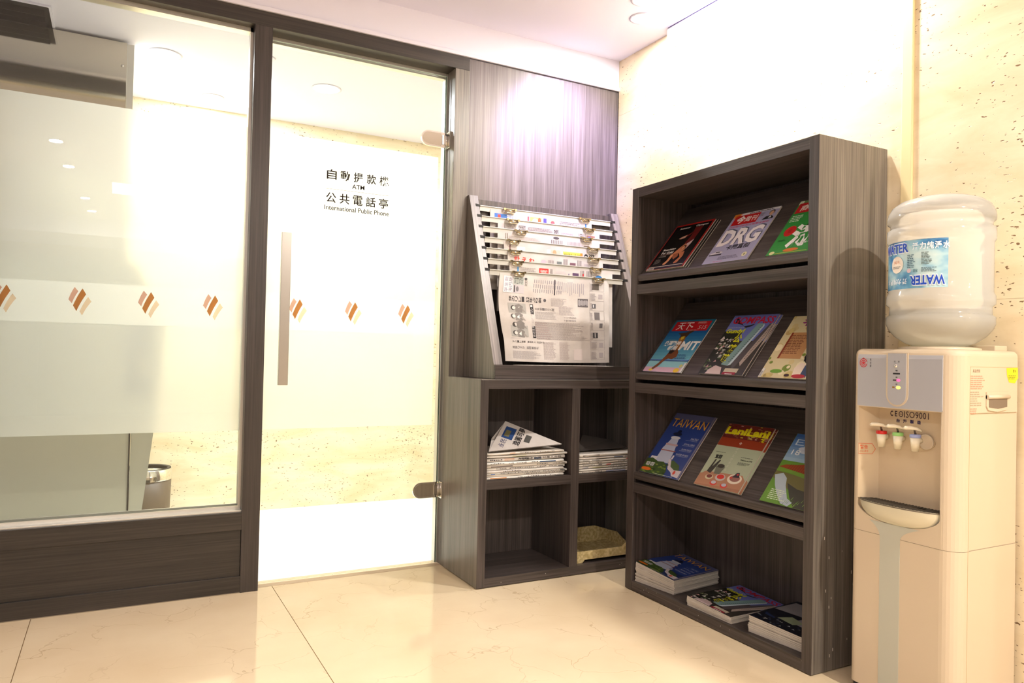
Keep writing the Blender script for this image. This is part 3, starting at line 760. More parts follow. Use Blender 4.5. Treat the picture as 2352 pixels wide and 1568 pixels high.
        A.text('旧', 0.78, T - vis * 0.95, 0.035, vis * 0.6, INK, 2); A.text('川', 0.82, T - vis * 0.95, 0.03, vis * 0.6, INK, 2)
        band(0.86, 0.95, 0.45, 1.0, (150, 110, 100)); A.disc(0.89, T - vis * 0.75, 0.02, vis * 0.2, (90, 90, 160), 2)
    elif i == 2:
        vcols(0.07, 0.10, 2, c=(110, 100, 90)); A.lines(0.10, T - vis * 0.9, 0.45, T - vis * 0.25, 5, (176, 166, 156), words=26); vcols(0.50, 0.62, 7, 0.3, 0.95); vcols(0.66, 0.80, 10, 0.3, 0.95, (160, 150, 145))
        band(0.83, 0.89, 0.55, 0.95, (96, 76, 60)); A.disc(0.55, T - vis * 0.10, 0.03, vis * 0.12, (80, 76, 80), 2)
    elif i == 3:
        A.rect(0.05, T - vis * 0.9, 0.062, T - vis * 0.2, (110, 76, 76)); band(0.12, 0.50, 0.3, 1.0, (206, 214, 206)); band(0.46, 0.56, 0.3, 1.0, (226, 178, 160)); A.disc(0.50, T - vis * 0.6, 0.02, vis * 0.3, (240, 150, 110), 2)
        band(0.59, 0.80, 0.35, 0.98, (222, 216, 92)); A.text('最新數據公布速報', 0.60, T - vis * 0.85, 0.18, vis * 0.38, (70, 70, 30), 2); band(0.775, 0.80, 0.35, 0.98, (226, 130, 60), 2)
        A.text('0', 0.815, T - vis * 0.98, 0.045, vis * 0.6, (50, 50, 50), 2, rot=90, bold=0.03); A.text('深', 0.87, T - vis * 1.0, 0.06, vis * 0.65, (50, 50, 50), 2, bold=0.02)
    elif i == 4:
        for k, ch in enumerate('世えむ'): A.text(ch, 0.06 + 0.075 * k, T - vis * (0.85 + 0.05 * k), 0.055, vis * 0.62, (206, 66, 56), 2, bold=0.03)
        A.disc(0.36, T - vis * 0.65, 0.03, vis * 0.28, (214, 170, 180)); vcols(0.41, 0.47, 5, 0.35, 0.95); band(0.50, 0.55, 0.4, 0.98, (110, 116, 114)); vcols(0.57, 0.62, 5)
        band(0.64, 0.70, 0.4, 0.95, (112, 80, 90)); vcols(0.72, 0.77, 4); vcols(0.80, 0.90, 7, 0.4, 0.95, (150, 140, 150))
    elif i == 5:
        band(0.07, 0.085, 0.25, 0.95, (84, 140, 190)); A.lines(0.10, T - vis * 0.9, 0.25, T - vis * 0.2, 5, (150, 144, 140), words=10); band(0.275, 0.365, 0.2, 0.95, (204, 56, 52)); A.text('速報', 0.285, T - vis * 0.85, 0.07, vis * 0.5, (240, 220, 210), 2, rot=90)
        vcols(0.38, 0.41, 3, 0.2); vcols(0.44, 0.54, 9, 0.3, 0.9, (190, 180, 180)); band(0.56, 0.567, 0.5, 0.95, (80, 60, 110)); band(0.60, 0.66, 0.4, 0.98, (88, 66, 92)); vcols(0.68, 0.72, 3); band(0.70, 0.71, 0.4, 0.9, (214, 60, 60), 2); vcols(0.74, 0.80, 4)
        A.disc(0.86, T - vis * 1.0, 0.045, vis * 0.55, (50, 116, 180), 2)
    else:
        # full front page, set sideways (characters lie on their left side)
        def vt(s, u, v, wid, hei, c=INK, bold=0.0):
            n = len(s)
            for k, ch in enumerate(s): A.text(ch, u + wid * k / n, v, wid / n * 0.88, hei, c, 2, rot=90, bold=bold)
        A.rect(0.035, 0.78, 0.21, 0.975, (188, 180, 182)); A.rect(0.038, 0.783, 0.115, 0.972, (222, 214, 214), 2); A.rect(0.12, 0.88, 0.207, 0.97, (178, 184, 176), 2)
        for k, ch in enumerate('学生新聞'[:3]): A.text(ch, 0.045, 0.79 + 0.06 * k, 0.03, 0.05, (110, 108, 140), 3, rot=90)
        for k, ch in enumerate('海内版'): A.text(ch, 0.080, 0.79 + 0.06 * k, 0.03, 0.05, (96, 96, 120), 3, rot=90)
        vt('朝日新聞', 0.125, 0.89, 0.08, 0.065, (90, 88, 90))
        A.rect(0.125, 0.79, 0.135, 0.87, (50, 48, 50)); A.disc(0.155, 0.83, 0.012, 0.03, (120, 116, 118), 1)
        A.disc(0.225, 0.955, 0.012, 0.013, (60, 58, 60), 2); A.text('SCSO', 0.218, 0.87, 0.02, 0.07, INK, 2, rot=90); 
        for k in range(3):                                   # vertical columns of print in the upper third
            for q in range(14):
                u = 0.29 + 0.019 * q + 0.004 * k
                A.rect(u, 0.80 + 0.055 * k + random.random() * 0.012, u + 0.006, 0.848 + 0.055 * k, (150, 142, 146), 1)
        A.rect(0.475, 0.79, 0.487, 0.975, (84, 78, 82)); 
        for q in range(14): A.rect(0.51 + 0.018 * q, 0.79 + random.random() * 0.05, 0.516 + 0.018 * q, 0.965 - random.random() * 0.03, (160, 152, 156), 1)
        vt('絆のリレー', 0.085, 0.685, 0.135, 0.060, (60, 56, 58), 0.012)
        A.text('52', 0.232, 0.685, 0.026, 0.060, (60, 56, 58), 2, rot=90, bold=0.012); vt('年ぶり銅', 0.262, 0.685, 0.105, 0.060, (60, 56, 58), 0.012)
        A.disc(0.395, 0.72, 0.012, 0.018, (90, 86, 88), 2); A.lines(0.45, 0.66, 0.60, 0.76, 7, (170, 160, 158), words=8)
        # photo of four runners
        A.rect(0.075, 0.285, 0.225, 0.665, (164, 160, 154), 1)
        for k in range(4):
            v = 0.61 - 0.095 * k; u = 0.118 - 0.006 * (k % 2)
            A.poly([(u + 0.02, v - 0.045), (u + 0.075, v - 0.05), (u + 0.085, v + 0.02), (u + 0.05, v + 0.05), (u + 0.015, v + 0.03)], (128, 122, 118), 2)
            A.disc(u, v, 0.020, 0.027, (70, 66, 64), 3); A.disc(u + 0.006, v, 0.014, 0.020, (214, 206, 198), 4); A.poly([(u + 0.03, v - 0.01), (u + 0.05, v - 0.03), (u + 0.055, v + 0.02)], (222, 216, 210), 3)
            A.poly([(u + 0.07, v - 0.03), (u + 0.105, v - 0.045), (u + 0.075, v + 0.01)], (150, 142, 136), 3)
        # black headline bar with reversed type
        A.rect(0.262, 0.275, 0.290, 0.665, (44, 42, 44), 1)
        for k, ch in enumerate('絆の走勝者四人組リレー'): A.text(ch, 0.266, 0.29 + 0.034 * k, 0.020, 0.026, (216, 208, 206), 2, rot=90)
        vt('主将朝一百七人聞', 0.305, 0.60, 0.175, 0.030, (110, 104, 104))
        A.lines(0.305, 0.50, 0.50, 0.59, 7, (160, 152, 150), words=14)
        A.lines(0.52, 0.56, 0.67, 0.66, 7, (170, 160, 160), words=8)
        A.rect(0.695, 0.665, 0.79, 0.765, (96, 90, 92), 1)
        for q in range(16): A.rect(0.70 + 0.0056 * q, 0.675 + 0.02 * random.random(), 0.703 + 0.0056 * q, 0.74 + .015 * random.random(), (190, 184, 184), 2)
        vt('イケてる男も夢中', 0.56, 0.52, 0.12, 0.02, (130, 122, 122)); vt('で戦う富士商店', 0.56, 0.485, 0.11, 0.02, (130, 122, 122))
        A.lines(0.295, 0.265, 0.78, 0.47, 16, (158, 148, 146), words=34)
        A.lines(0.295, 0.265, 0.44, 0.47, 8, (168, 150, 146), words=10)
        A.rect(0.065, 0.262, 0.80, 0.2645, (130, 122, 122), 1)
        vt('アパート経営', 0.075, 0.215, 0.115, 0.024, INK, 0.01); vt('東京海上', 0.205, 0.215, 0.072, 0.024, INK, 0.01); vt('のはずが', 0.290, 0.215, 0.07, 0.024, INK, 0.01)
        vt('減額リスク', 0.070, 0.145, 0.11, 0.030, (96, 90, 92)); vt('説明義務化', 0.195, 0.145, 0.11, 0.030, (96, 90, 92))
        A.lines(0.07, 0.035, 0.33, 0.125, 9, (160, 152, 152), words=16); A.lines(0.35, 0.035, 0.47, 0.24, 16, (170, 156, 154), words=8); A.lines(0.50, 0.035, 0.60, 0.24, 16, (176, 162, 160), words=6)
        A.rect(0.635, 0.03, 0.72, 0.16, (206, 194, 190), 1)
        # right hand column of small boxed advertisements
        n_ = 8
        for k in range(n_):
            v0 = 0.035 + 0.118 * k
            for (a, b, c_, d) in ((0.805, v0, 0.945, v0 + 0.002), (0.805, v0, 0.807, v0 + 0.11), (0.943, v0, 0.945, v0 + 0.11)): A.rect(a, b, c_, d, (140, 132, 130), 1)
            if k in (7,): A.rect(0.825, v0 + 0.02, 0.895, v0 + 0.095, (92, 84, 78), 2)
            elif k in (4,): A.rect(0.85, v0 + 0.01, 0.90, v0 + 0.10, (110, 104, 104), 2); A.rect(0.86, v0 + 0.03, 0.88, v0 + 0.07, (220, 214, 214), 3)
            elif k in (5,): A.rect(0.83, v0 + 0.03, 0.865, v0 + 0.085, (90, 88, 92), 2); A.rect(0.838, v0 + 0.04, 0.848, v0 + 0.075, (210, 206, 206), 3)
            elif k in (2,): A.rect(0.83, v0 + 0.025, 0.88, v0 + 0.09, (66, 64, 66), 2); A.rect(0.85, v0 + 0.03, 0.856, v0 + 0.085, (230, 224, 220), 3)
            elif k in (3,): A.rect(0.895, v0 + 0.03, 0.925, v0 + 0.085, (110, 106, 108), 2)
            else: A.rect(0.89, v0 + 0.03, 0.93, v0 + 0.085, (170, 160, 160), 2)
            A.lines(0.812, v0 + 0.012, 0.835 if k not in (0, 1, 6) else 0.87, v0 + 0.10, 6, (160, 152, 152), 3)
    A.build('print', nw, lambda a, b, c, f2=f2: f2(a, b, c), world=True)
# papers lying behind the ledge
pl = thing('loose_paper', 'white sheets lying flat behind the ledge under the hanging newspaper', 'paper', (-0.5, -0.30, SB - 0.03))
mb = MB()
for k in range(5): mb.box(-0.83 + 0.02 * k, -0.16 - 0.015 * k, YB + 0.004 + 0.004 * k, YB + 0.10, SB - 0.052 + 0.012 * k, SB - 0.051 + 0.012 * k)
mb.box(-0.80, -0.17, YB + 0.003, YB + 0.09, CZ + 0.021, SB - 0.053)
mb.build('sheets', PAPER, pl, world=True)

# ================================================================== NEWSPAPER PILES
PAPC = [(226, 220, 212), (218, 208, 196), (230, 226, 220), (212, 204, 196)]
EDGEC = [(196, 60, 52), (84, 120, 190), (60, 58, 60), (150, 150, 70), (120, 112, 110), (196, 130, 70), (40, 70, 110)]
def folded_paper(name, label, grp, x0, x1, yf, yb, z, t, idx, rotz=0, dark=1.0, sag=0.0):
    th = thing(name, label, 'newspaper', ((x0 + x1) / 2, (yf + yb) / 2, z), rot=(0, 0, rotz), group=grp)
    w, d = x1 - x0, yb - yf
    n = 8; pts = []
    r = t * 0.5
    # cross-section in y,z: rounded fold at the front, layered at the back
    for k in range(n + 1):
        a = PI / 2 + PI * k / n
        pts.append((-d / 2 + r + r * math.cos(a), r + r * math.sin(a)))
    pts += [(d / 2, 0.0004), (d / 2, t * 0.55), (d / 2 - 0.01, t * 0.56)]
    bm = bmesh.new(); nx = 8; rows = []
    for q in range(nx + 1):
        x = -w / 2 + w * q / nx
        lift = sag * (q / nx) + 0.0006 * math.sin(q * 1.7 + idx)
        rows.append([bm.verts.new((x, a, b + lift)) for a, b in pts])
    for A_, B_ in zip(rows, rows[1:]):
        for k in range(len(pts)):
            f = bm.faces.new([A_[k], A_[(k + 1) % len(pts)], B_[(k + 1) % len(pts)], B_[k]]); f.smooth = k < n
    bm.faces.new(rows[0]); bm.faces.new(rows[-1][::-1])
    m_ = MB(); m_.bm.free(); m_.bm = bm
    m_.build('sheets', pm(PAPC[idx % 4], 0.8), th)
    rnd = random.Random(idx * 13 + 5)
    A = Art(1, 1, 0.0002, 0.0004)
    x = -w / 2 + 0.02
    while x < w / 2 - 0.03:
        ww = rnd.uniform(0.02, 0.12); c = rnd.choice(EDGEC + [(230, 222, 214)] * 4)
        x1_ = min(x + ww, w / 2 - 0.01)
        if rnd.random() < 0.4:
            q = x
            while q < x1_: A.rect(q, rnd.uniform(-.3, 0), q + 0.006, rnd.uniform(.2, .6), (70, 66, 66), 2); q += 0.009
        elif c[0] < 220: A.rect(x, rnd.uniform(-0.9, -0.2), x1_, rnd.uniform(0.2, 0.8), c, 1)
        x = x1_ + rnd.uniform(0.0, 0.03)
    def fe(a, b, c):
        ang = PI - 0.0 - b * 0.9
        u = (a + w / 2) / w
        return (a, -d / 2 + r + (r + c) * math.cos(ang), r + (r + c) * math.sin(ang) + sag * u + 0.0006 * math.sin(u * 8 * 1.7 + idx))
    A.build('print', th, fe)
    return th
cum = 0.4775
ordn = ['lowest', 'second from the bottom', 'third from the bottom', 'fourth from the bottom', 'fifth from the bottom', 'sixth from the bottom', 'seventh from the bottom', 'eighth from the bottom', 'ninth from the bottom', 'tenth from the bottom']
ts = [0.010, 0.009, 0.008, 0.010, 0.011, 0.011, 0.012, 0.016, 0.009, 0.009]
for i, t_ in enumerate(ts):
    folded_paper('folded_newspaper', 'folded newspaper in the upper left compartment, %s of its pile' % ordn[i], 'newspapers piled in the upper left compartment',
                 -0.944 + 0.002 * (i % 3), -0.525 + (0.010 * ((i * 7) % 3) - 0.012), CY + 0.012 + 0.004 * ((i * 5) % 3), -0.09, cum, t_, i, sag=0.0006 if i < 7 else 0.003)
    cum += t_ + 0.0008 + (0.0026 if i >= 7 else 0)
# big type on the eighth paper
o8 = [o for o in bpy.data.objects if o.get('label', '').startswith('folded newspaper in the upper left compartment, eighth')][0]
A = Art(1, 1, 0.0001, 0.0008)
A.text('大學聯考申請 90萬人合格', -0.05, -0.0045, 0.235, 0.011, (58, 54, 54), 2, bold=0.01)
A.build('headline', o8, lambda a, b, c: (a, -0.1365 - c, 0.0085 + b + 0.003 * (a + .2) / .4))
# top paper: a sheet folded up into a peak at the back
tp = thing('folded_newspaper', 'newspaper folded to a peak with a blue advertisement, on top of the left pile', 'newspaper', (-0.735, -0.23, cum), group='newspapers piled in the upper left compartment')
pk = [(-0.930, CY + 0.022, cum + 0.003), (-0.545, CY + 0.022, cum + 0.022), (-0.60, -0.20, cum + 0.036), (-0.752, -0.165, cum + 0.118), (-0.86, -0.24, cum + 0.050)]
mb = MB(); mb.poly([pk[0], pk[1], pk[2], pk[4]]); mb.poly([pk[4], pk[2], pk[3]])
mb.poly([(a, b + 0.003, c - 0.002) for a, b, c in (pk[0], pk[1], pk[2], pk[4])][::-1]); mb.poly([(a, b + 0.003, c - 0.002) for a, b, c in (pk[4], pk[2], pk[3])][::-1])
mb.build('sheet', NEWS, tp, world=True, fixn=False)
# print on the raised sheet: planar frame through the sloping face
p0, p1, p3 = Vector(pk[0]), Vector(pk[1]), Vector(pk[3])
ex = (p1 - p0).normalized(); nz_ = (p1 - p0).cross(p3 - p0).normalized(); ey = nz_.cross(ex)
mb = MB(); mb.poly([p0 + nz_ * 0.004, p1 + nz_ * 0.004, p3 + nz_ * 0.004]); mb.poly([p0 + nz_ * 0.002, p3 + nz_ * 0.002, p1 + nz_ * 0.002])
mb.build('flap', NEWS, tp, world=True, fixn=False)
A = Art(1, 1, 0.0002, 0.0045)
du = (p3 - p0).normalized(); dv = nz_.cross(du)
hyp = (p3 - p0).length
def ff(a, b, c): return tuple(p0 + du * a - dv * (-b) * 1 + nz_ * c) if False else tuple(p0 + du * a + dv * b + nz_ * c)
A.rect(hyp * 0.50, -0.070, hyp * 0.86, -0.018, (44, 70, 120), 1); A.rect(hyp * 0.56, -0.050, hyp * 0.76, -0.026, (110, 104, 72), 2)
A.text('永民', hyp * 0.22, -0.050, 0.07, 0.028, (50, 56, 96), 2); A.text('逸圓可夢', hyp * 0.40, -0.112, 0.155, 0.034, (44, 42, 44), 2, bold=0.02)
A.rect(hyp * 0.58, -0.150, hyp * 0.80, -0.122, (84, 82, 78), 1)
A.build('print', tp, ff, world=True)
# right pile
cum2 = 0.4775
for i in range(8):
    t_ = (0.009, 0.008, 0.009, 0.008, 0.009, 0.008, 0.009, 0.014)[i]
    folded_paper('folded_newspaper', 'folded newspaper in the upper right compartment, %s of its pile' % (ordn[i] if i < 7 else 'white topmost'), 'newspapers piled in the upper right compartment',
                 -0.450 + 0.002 * (i % 2), -0.085, CY + 0.014 + 0.004 * ((i * 3) % 3), -0.10, cum2, t_, i + 21, sag=0.002)
    cum2 += t_ + 0.0026
lf = thing('newspaper_sheet', 'thin newspaper sheet propped at the back of the right pile', 'newspaper', (-0.25, -0.2, cum2 + 0.002))
MB().poly([(-0.43, -0.30, cum2 + 0.004), (-0.12, -0.30, cum2 + 0.010), (-0.10, -0.12, cum2 + 0.03), (-0.26, -0.10, cum2 + 0.058)]).build('sheet', pm((96, 90, 86), 0.8), lf, world=True, fixn=False)

# ---------------- fibre paper tray in the lower right compartment
tr = thing('paper_tray', 'pale speckled board letter tray with cut-out sides in the lower right compartment', 'tray', (-0.27, -0.21, 0.044))
m, nt, out = new_mat('speckled_board')
tcn = N(nt, 'ShaderNodeTexCoord'); nn = N(nt, 'ShaderNodeTexNoise'); nn.inputs['Scale'].default_value = 70; nn.inputs['Detail'].default_value = 3
L(nt, tcn.outputs['Object'], nn.inputs['Vector']); rp = ramp(nt, [(0.35, rgb((180, 158, 104))), (0.65, rgb((222, 204, 152)))]); L(nt, nn.outputs[0], rp.inputs[0])
bb = N(nt, 'ShaderNodeBsdfPrincipled'); bb.inputs['Roughness'].default_value = 0.7; L(nt, rp.outputs[0], bb.inputs['Base Color']); L(nt, bb.outputs[0], out.inputs[0])
BOARD = m
x0, x1, yf, yb, zb = -0.440, -0.075, -0.345, -0.075, 0.0445
lng = [(x0, zb), (x0 + 0.030, zb), (x0 + 0.045, zb + 0.014), (x1 - 0.045, zb + 0.014), (x1 - 0.030, zb), (x1, zb), (x1, zb + 0.092), (x1 - 0.05, zb + 0.088), (x1 - 0.10, zb + 0.055), (x0, zb + 0.055)]
MB().prism(lng, yf, yf + 0.006, 'y').build('front_wall', BOARD, tr, world=True)
lb = [(x0, zb), (x0 + 0.03, zb), (x0 + 0.045, zb + 0.014), (x1, zb + 0.014), (x1, zb + 0.075), (x1 - 0.08, zb + 0.10), (x1 - 0.20, zb + 0.10), (x1 - 0.25, zb + 0.06), (x0, zb + 0.055)]
MB().prism(lb, yb - 0.006, yb, 'y').build('back_wall', BOARD, tr, world=True)
MB().box(x0 + 0.003, x1 - 0.003, yf + 0.006, yb - 0.006, zb + 0.018, zb + 0.023).build('floor_board', BOARD, tr, world=True)
MB().prism([(yf + 0.006, zb + 0.023), (yb - 0.006, zb + 0.023), (yb - 0.006, zb + 0.075), (-0.17, zb + 0.082), (-0.25, zb + 0.05), (yf + 0.006, zb + 0.05)], x1 - 0.008, x1 - 0.003, 'x').build('side_wall', BOARD, tr, world=True)

# ================================================================== MAGAZINE RACK
rk = unit('magazine_rack', 'tall grey wood display rack with three sloping magazine shelves and an open base', 'rack', (-0.19, -1.127, 0))
RX, RYa, RYb, RZ = -0.3583, -0.6187, -1.6345, 1.8056
XB = -0.006
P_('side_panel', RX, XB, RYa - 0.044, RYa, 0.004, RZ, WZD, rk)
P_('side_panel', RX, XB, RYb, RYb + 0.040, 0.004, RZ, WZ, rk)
P_('top', RX, XB, RYb + 0.0402, RYa - 0.0442, RZ - 0.042, RZ, WY, rk)
y0, y1 = RYb + 0.0402, RYa - 0.0442
P_('bottom', RX, XB - 0.012, y0, y1, 0.004, 0.043, WY, rk)
P_('back_panel', XB - 0.012, XB, y0, y1, 0.006, RZ - 0.0424, WZD, rk)  # shade inside the rack is painted in with the darker wood
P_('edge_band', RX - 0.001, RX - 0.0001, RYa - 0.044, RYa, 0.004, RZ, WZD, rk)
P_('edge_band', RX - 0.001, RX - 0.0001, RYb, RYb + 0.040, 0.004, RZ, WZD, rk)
LV = (1.368, 0.928, 0.482)
for zt in LV:
    P_('shelf', RX + 0.0004, XB - 0.0122, y0, y1, zt - 0.043, zt, WY, rk)
    # sloping display board with rounded lip
    a = math.radians(50.5); bx0, bz0 = RX + 0.010, zt + 0.018
    Lb = 0.40; th_ = 0.018
    dx, dz = math.cos(a), math.sin(a); nx_, nz2 = -dz, dx
    pts = []
    # rounded lip nose
    s0 = (RX + 0.004, zt + 0.030)
    base = [(RX + 0.006, zt + 0.016), (RX + 0.002, zt + 0.026), (RX + 0.002, zt + 0.040), (RX + 0.006, zt + 0.047), (RX + 0.014, zt + 0.049)]
    cx_, cz_ = RX + 0.020, zt + 0.047
    Lb2 = min((XB - 0.016 - cx_) / dx, 0.42)
    top_ = (cx_ + dx * Lb2, cz_ + dz * Lb2); topb = (top_[0] + dz * th_ * 0.9, top_[1] - dx * th_ * 0.9)
    topb = (min(topb[0], XB - 0.0125), topb[1])
    pts = base + [(cx_, cz_), top_, topb, (cx_ + dz * th_, cz_ - dx * th_), (RX + 0.024, zt + 0.016)]
    MB().prism(pts, y0 + 0.0003, y1 - 0.0003, 'y').build('display_board', WY, rk, world=True, label='sloping display board with a rounded lip')
sc_ = MB()
for k in range(26):
    yy = RYb + 0.002 + rr.random() * 0.9 if k > 12 else RYb - 0.0006
    zz = 0.01 + rr.random() * 0.03 if k > 12 else 0.03 + rr.random() * 0.42
    s_ = 0.001 + rr.random() * 0.002
    if k > 12: sc_.box(RX - 0.0005, RX + 0.0002, yy, yy + s_ * .7, zz, zz + s_ * 1.2)
    else:
        xx = RX + 0.02 + rr.random() * 0.2; sc_.box(xx, xx + s_, yy, yy + 0.0008, zz, zz + s_ * 4)
sc_.build('chip_marks', pm((214, 206, 194)), rk, world=True, kind='stuff', label='pale chips and scratches in the veneer')

# ---------------- magazines
def frame_mat(origin, ang, rz=0.0):
    a = math.radians(ang)
    X = Vector((0, -1, 0)); Y = Vector((math.cos(a), 0, math.sin(a))); Z = X.cross(Y)
    R_ = Matrix((X, Y, Z)).transposed().to_4x4()
    return Matrix.Translation(origin) @ R_ @ Matrix.Rotation(rz, 4, 'Z')
_cm = {}
def cover_mat(c):
    c = tuple(c)
    if c not in _cm: _cm[c] = principled('cover_%d_%d_%d' % c, rgb(c), 0.28)
    return _cm[c]
def magazine(label, origin, ang, rz, w, h, t, base_c, art_fn=None, group=None, wedge=0.0, cat='magazine', copies=0, edge_c=None):
    th = thing('magazine', label, cat, mat=frame_mat(origin, ang, rz), group=group)
    mb = MB(); bm = mb.bm
    def slab(z0a, z0b, z1a, z1b, i0=0.0):
        vs = [bm.verts.new(p) for p in ((i0, i0, z0a), (w - i0, i0, z0b), (w - i0, h - i0, z0b), (i0, h - i0, z0a), (i0, i0, z1a), (w - i0, i0, z1b), (w - i0, h - i0, z1b), (i0, h - i0, z1a))]
        for f in ((0, 3, 2, 1), (4, 5, 6, 7), (0, 1, 5, 4), (1, 2, 6, 5), (2, 3, 7, 6), (3, 0, 4, 7)): bm.faces.new([vs[i] for i in f])
    tr_ = t - wedge
    slab(0.0002, 0.0002, t - 0.0006, tr_ - 0.0006, 0.0008)
    mb.build('pages', PEDGE, th)
    mb = MB(); bm = mb.bm; slab(t - 0.0005, tr_ - 0.0005, t, tr_)
    vs = [bm.verts.new(p) for p in ((-0.0006, 0, 0), (0.0, 0, 0), (0.0, h, 0), (-0.0006, h, 0), (-0.0006, 0, t), (0, 0, t), (0, h, t), (-0.0006, h, t))]
    for f in ((0, 3, 2, 1), (4, 5, 6, 7), (0, 1, 5, 4), (1, 2, 6, 5), (2, 3, 7, 6), (3, 0, 4, 7)): bm.faces.new([vs[i] for i in f])
    cm = cover_mat(base_c) if (art_fn or group is None or 'piled' not in group) else PEDGE
    mb.build('cover', cm, th)
    if art_fn:
        A = Art(w, h, 0.00016, 0.0002); art_fn(A)
        cl = lambda v, m_: min(max(v, 0.0006), m_ - 0.0006)
        A.items = [([(cl(x, w), cl(y, h)) for x, y in p_], f_, m_, z_) for p_, f_, m_, z_ in A.items]
        A.build('cover_print', th, lambda x, y, z: (x, y, t - wedge * x / w + z))
    return th

def art_gold(A):      # black cover, crouching athlete, red border
    R = (178, 32, 26)
    for q in ((0, 0, 1, .012), (0, .965, 1, 1), (0, 0, .02, 1), (.965, 0, 1, 1)): A.rect(*q, R, 1)
    A.rect(0.03, 0.006, 0.96, 0.045, (14, 12, 12), 2); A.rect(0.04, 0.05, 0.95, 0.062, (216, 196, 186), 2); A.rect(0.02, 0.004, 0.22, 0.035, (224, 218, 212), 3); A.lines(0.03, 0.01, 0.21, 0.034, 1, (40, 36, 36), 4, fill=0.7, words=10)
    A.text('Summer', 0.17, 0.885, 0.28, 0.038, (230, 226, 222), 3, bold=0.02); A.text('Olympics', 0.58, 0.885, 0.31, 0.05, (230, 226, 222), 3, bold=0.02)
    A.poly([(0.60, 0.88), (0.80, 0.88), (0.78, 0.62), (0.72, 0.48), (0.60, 0.52), (0.64, 0.70)], (96, 22, 22), 2)
    A.poly([(0.33, 0.66), (0.42, 0.70), (0.52, 0.72), (0.50, 0.66), (0.40, 0.64)], (196, 150, 130), 2); A.poly([(0.50, .70), (.62, .78), (.60, .72), (.52, .67)], (110, 30, 28), 2)
    A.poly([(0.66, 0.50), (0.79, 0.60), (0.78, 0.50), (0.74, 0.40), (0.66, 0.38)], (206, 176, 178), 3)
    A.poly([(0.56, 0.44), (0.64, 0.52), (0.73, 0.46), (0.72, 0.36), (0.62, 0.30), (0.50, 0.26), (0.44, 0.28), (0.50, 0.36)], (192, 122, 86), 4)
    A.disc(0.66, 0.43, 0.06, 0.045, (50, 30, 24), 5); A.disc(0.655, 0.42, 0.04, 0.035, (206, 140, 100), 6)
    A.poly([(0.44, 0.30), (0.52, 0.28), (0.50, 0.16), (0.46, 0.09), (0.40, 0.08), (0.38, 0.11), (0.43, 0.17)], (206, 140, 100), 5)
    A.poly([(0.62, 0.32), (0.76, 0.34), (0.80, 0.24), (0.76, 0.10), (0.68, 0.08), (0.66, 0.11), (0.73, 0.22), (0.68, 0.27)], (186, 112, 74), 5)
    A.poly([(0.50, 0.30), (0.62, 0.32), (0.66, 0.24), (0.60, 0.18), (0.54, 0.22)], (150, 84, 54), 6)
    A.text('Reaching', 0.12, 0.40, 0.33, 0.055, (236, 232, 228), 3, bold=0.03); A.text('For Gold', 0.13, 0.335, 0.31, 0.052, (236, 232, 228), 3, bold=0.03)
    A.rect(0.13, 0.315, 0.44, 0.321, (200, 150, 140), 3); A.lines(0.12, 0.27, 0.34, 0.30, 2, (150, 144, 140), 3); A.lines(0.10, 0.13, 0.26, 0.235, 5, (130, 124, 120), 3, words=5)
def art_drg(A):
    A.rect(0, 0.955, 1, 1, (222, 220, 226), 1); A.lines(0.35, 0.965, 0.98, 0.99, 1, (50, 48, 56), 2, fill=.7, words=22); A.poly([(0, 0.93), (0.16, 1.0), (0.03, 1.0), (0, 1.0)], (226, 140, 50), 2); A.poly([(0.02, .90), (.2, .985), (.04, .985)], (222, 120, 40), 2)
    A.rect(0.06, 0.755, 0.62, 0.955, (190, 26, 30), 2); A.text('今', 0.12, 0.78, 0.20, 0.16, (240, 234, 232), 3, bold=0.04, slant=0.1); A.text('周刊', 0.33, 0.80, 0.26, 0.11, (240, 234, 232), 3, bold=0.01)
    A.disc(0.88, 0.90, 0.055, 0.05, (40, 34, 32), 3); A.disc(0.88, 0.885, 0.043, 0.045, (206, 160, 130), 4); A.poly([(0.74, 0.77), (0.80, 0.83), (0.90, 0.84), (0.97, 0.80), (0.97, 0.77)], (30, 30, 36), 3); A.poly([(.86, .79), (.9, .84), (.92, .79)], (220, 220, 226), 4)
    A.lines(0.63, 0.86, 0.74, 0.93, 3, (120, 112, 124), 3)
    A.text('健保給付新制大衝擊全解析', 0.06, 0.70, 0.88, 0.04, (196, 92, 130), 3, bold=0.01)
    for c, z, o in (((86, 88, 110), 3, 0.018), ((236, 228, 230), 5, 0.0)):
        A.text('DRG', 0.05 + o, 0.33 + o, 0.88, 0.34, c, z, bold=0.035)
    A.text('卡關真相', 0.34, 0.235, 0.50, 0.10, (40, 38, 44), 4, bold=0.01)
    A.poly([(0.05, 0.20), (0.14, 0.22), (0.16, 0.24), (0.26, 0.23), (0.34, 0.205), (0.26, 0.19), (0.05, 0.175)], (216, 210, 214), 3); A.rect(0.04, 0.155, 0.32, 0.178, (44, 40, 48), 3); A.rect(.16, .205, .26, .225, (60, 56, 66), 4)
    A.disc(0.87, 0.105, 0.05, 0.042, (226, 220, 180), 3); A.disc(0.87, 0.105, 0.02, 0.02, (150, 150, 100), 4); A.lines(0.30, 0.06, 0.80, 0.13, 3, (112, 108, 130), 3, words=16); A.lines(0.24, 0.02, 0.5, 0.035, 1, (200, 60, 110), 3, words=6)
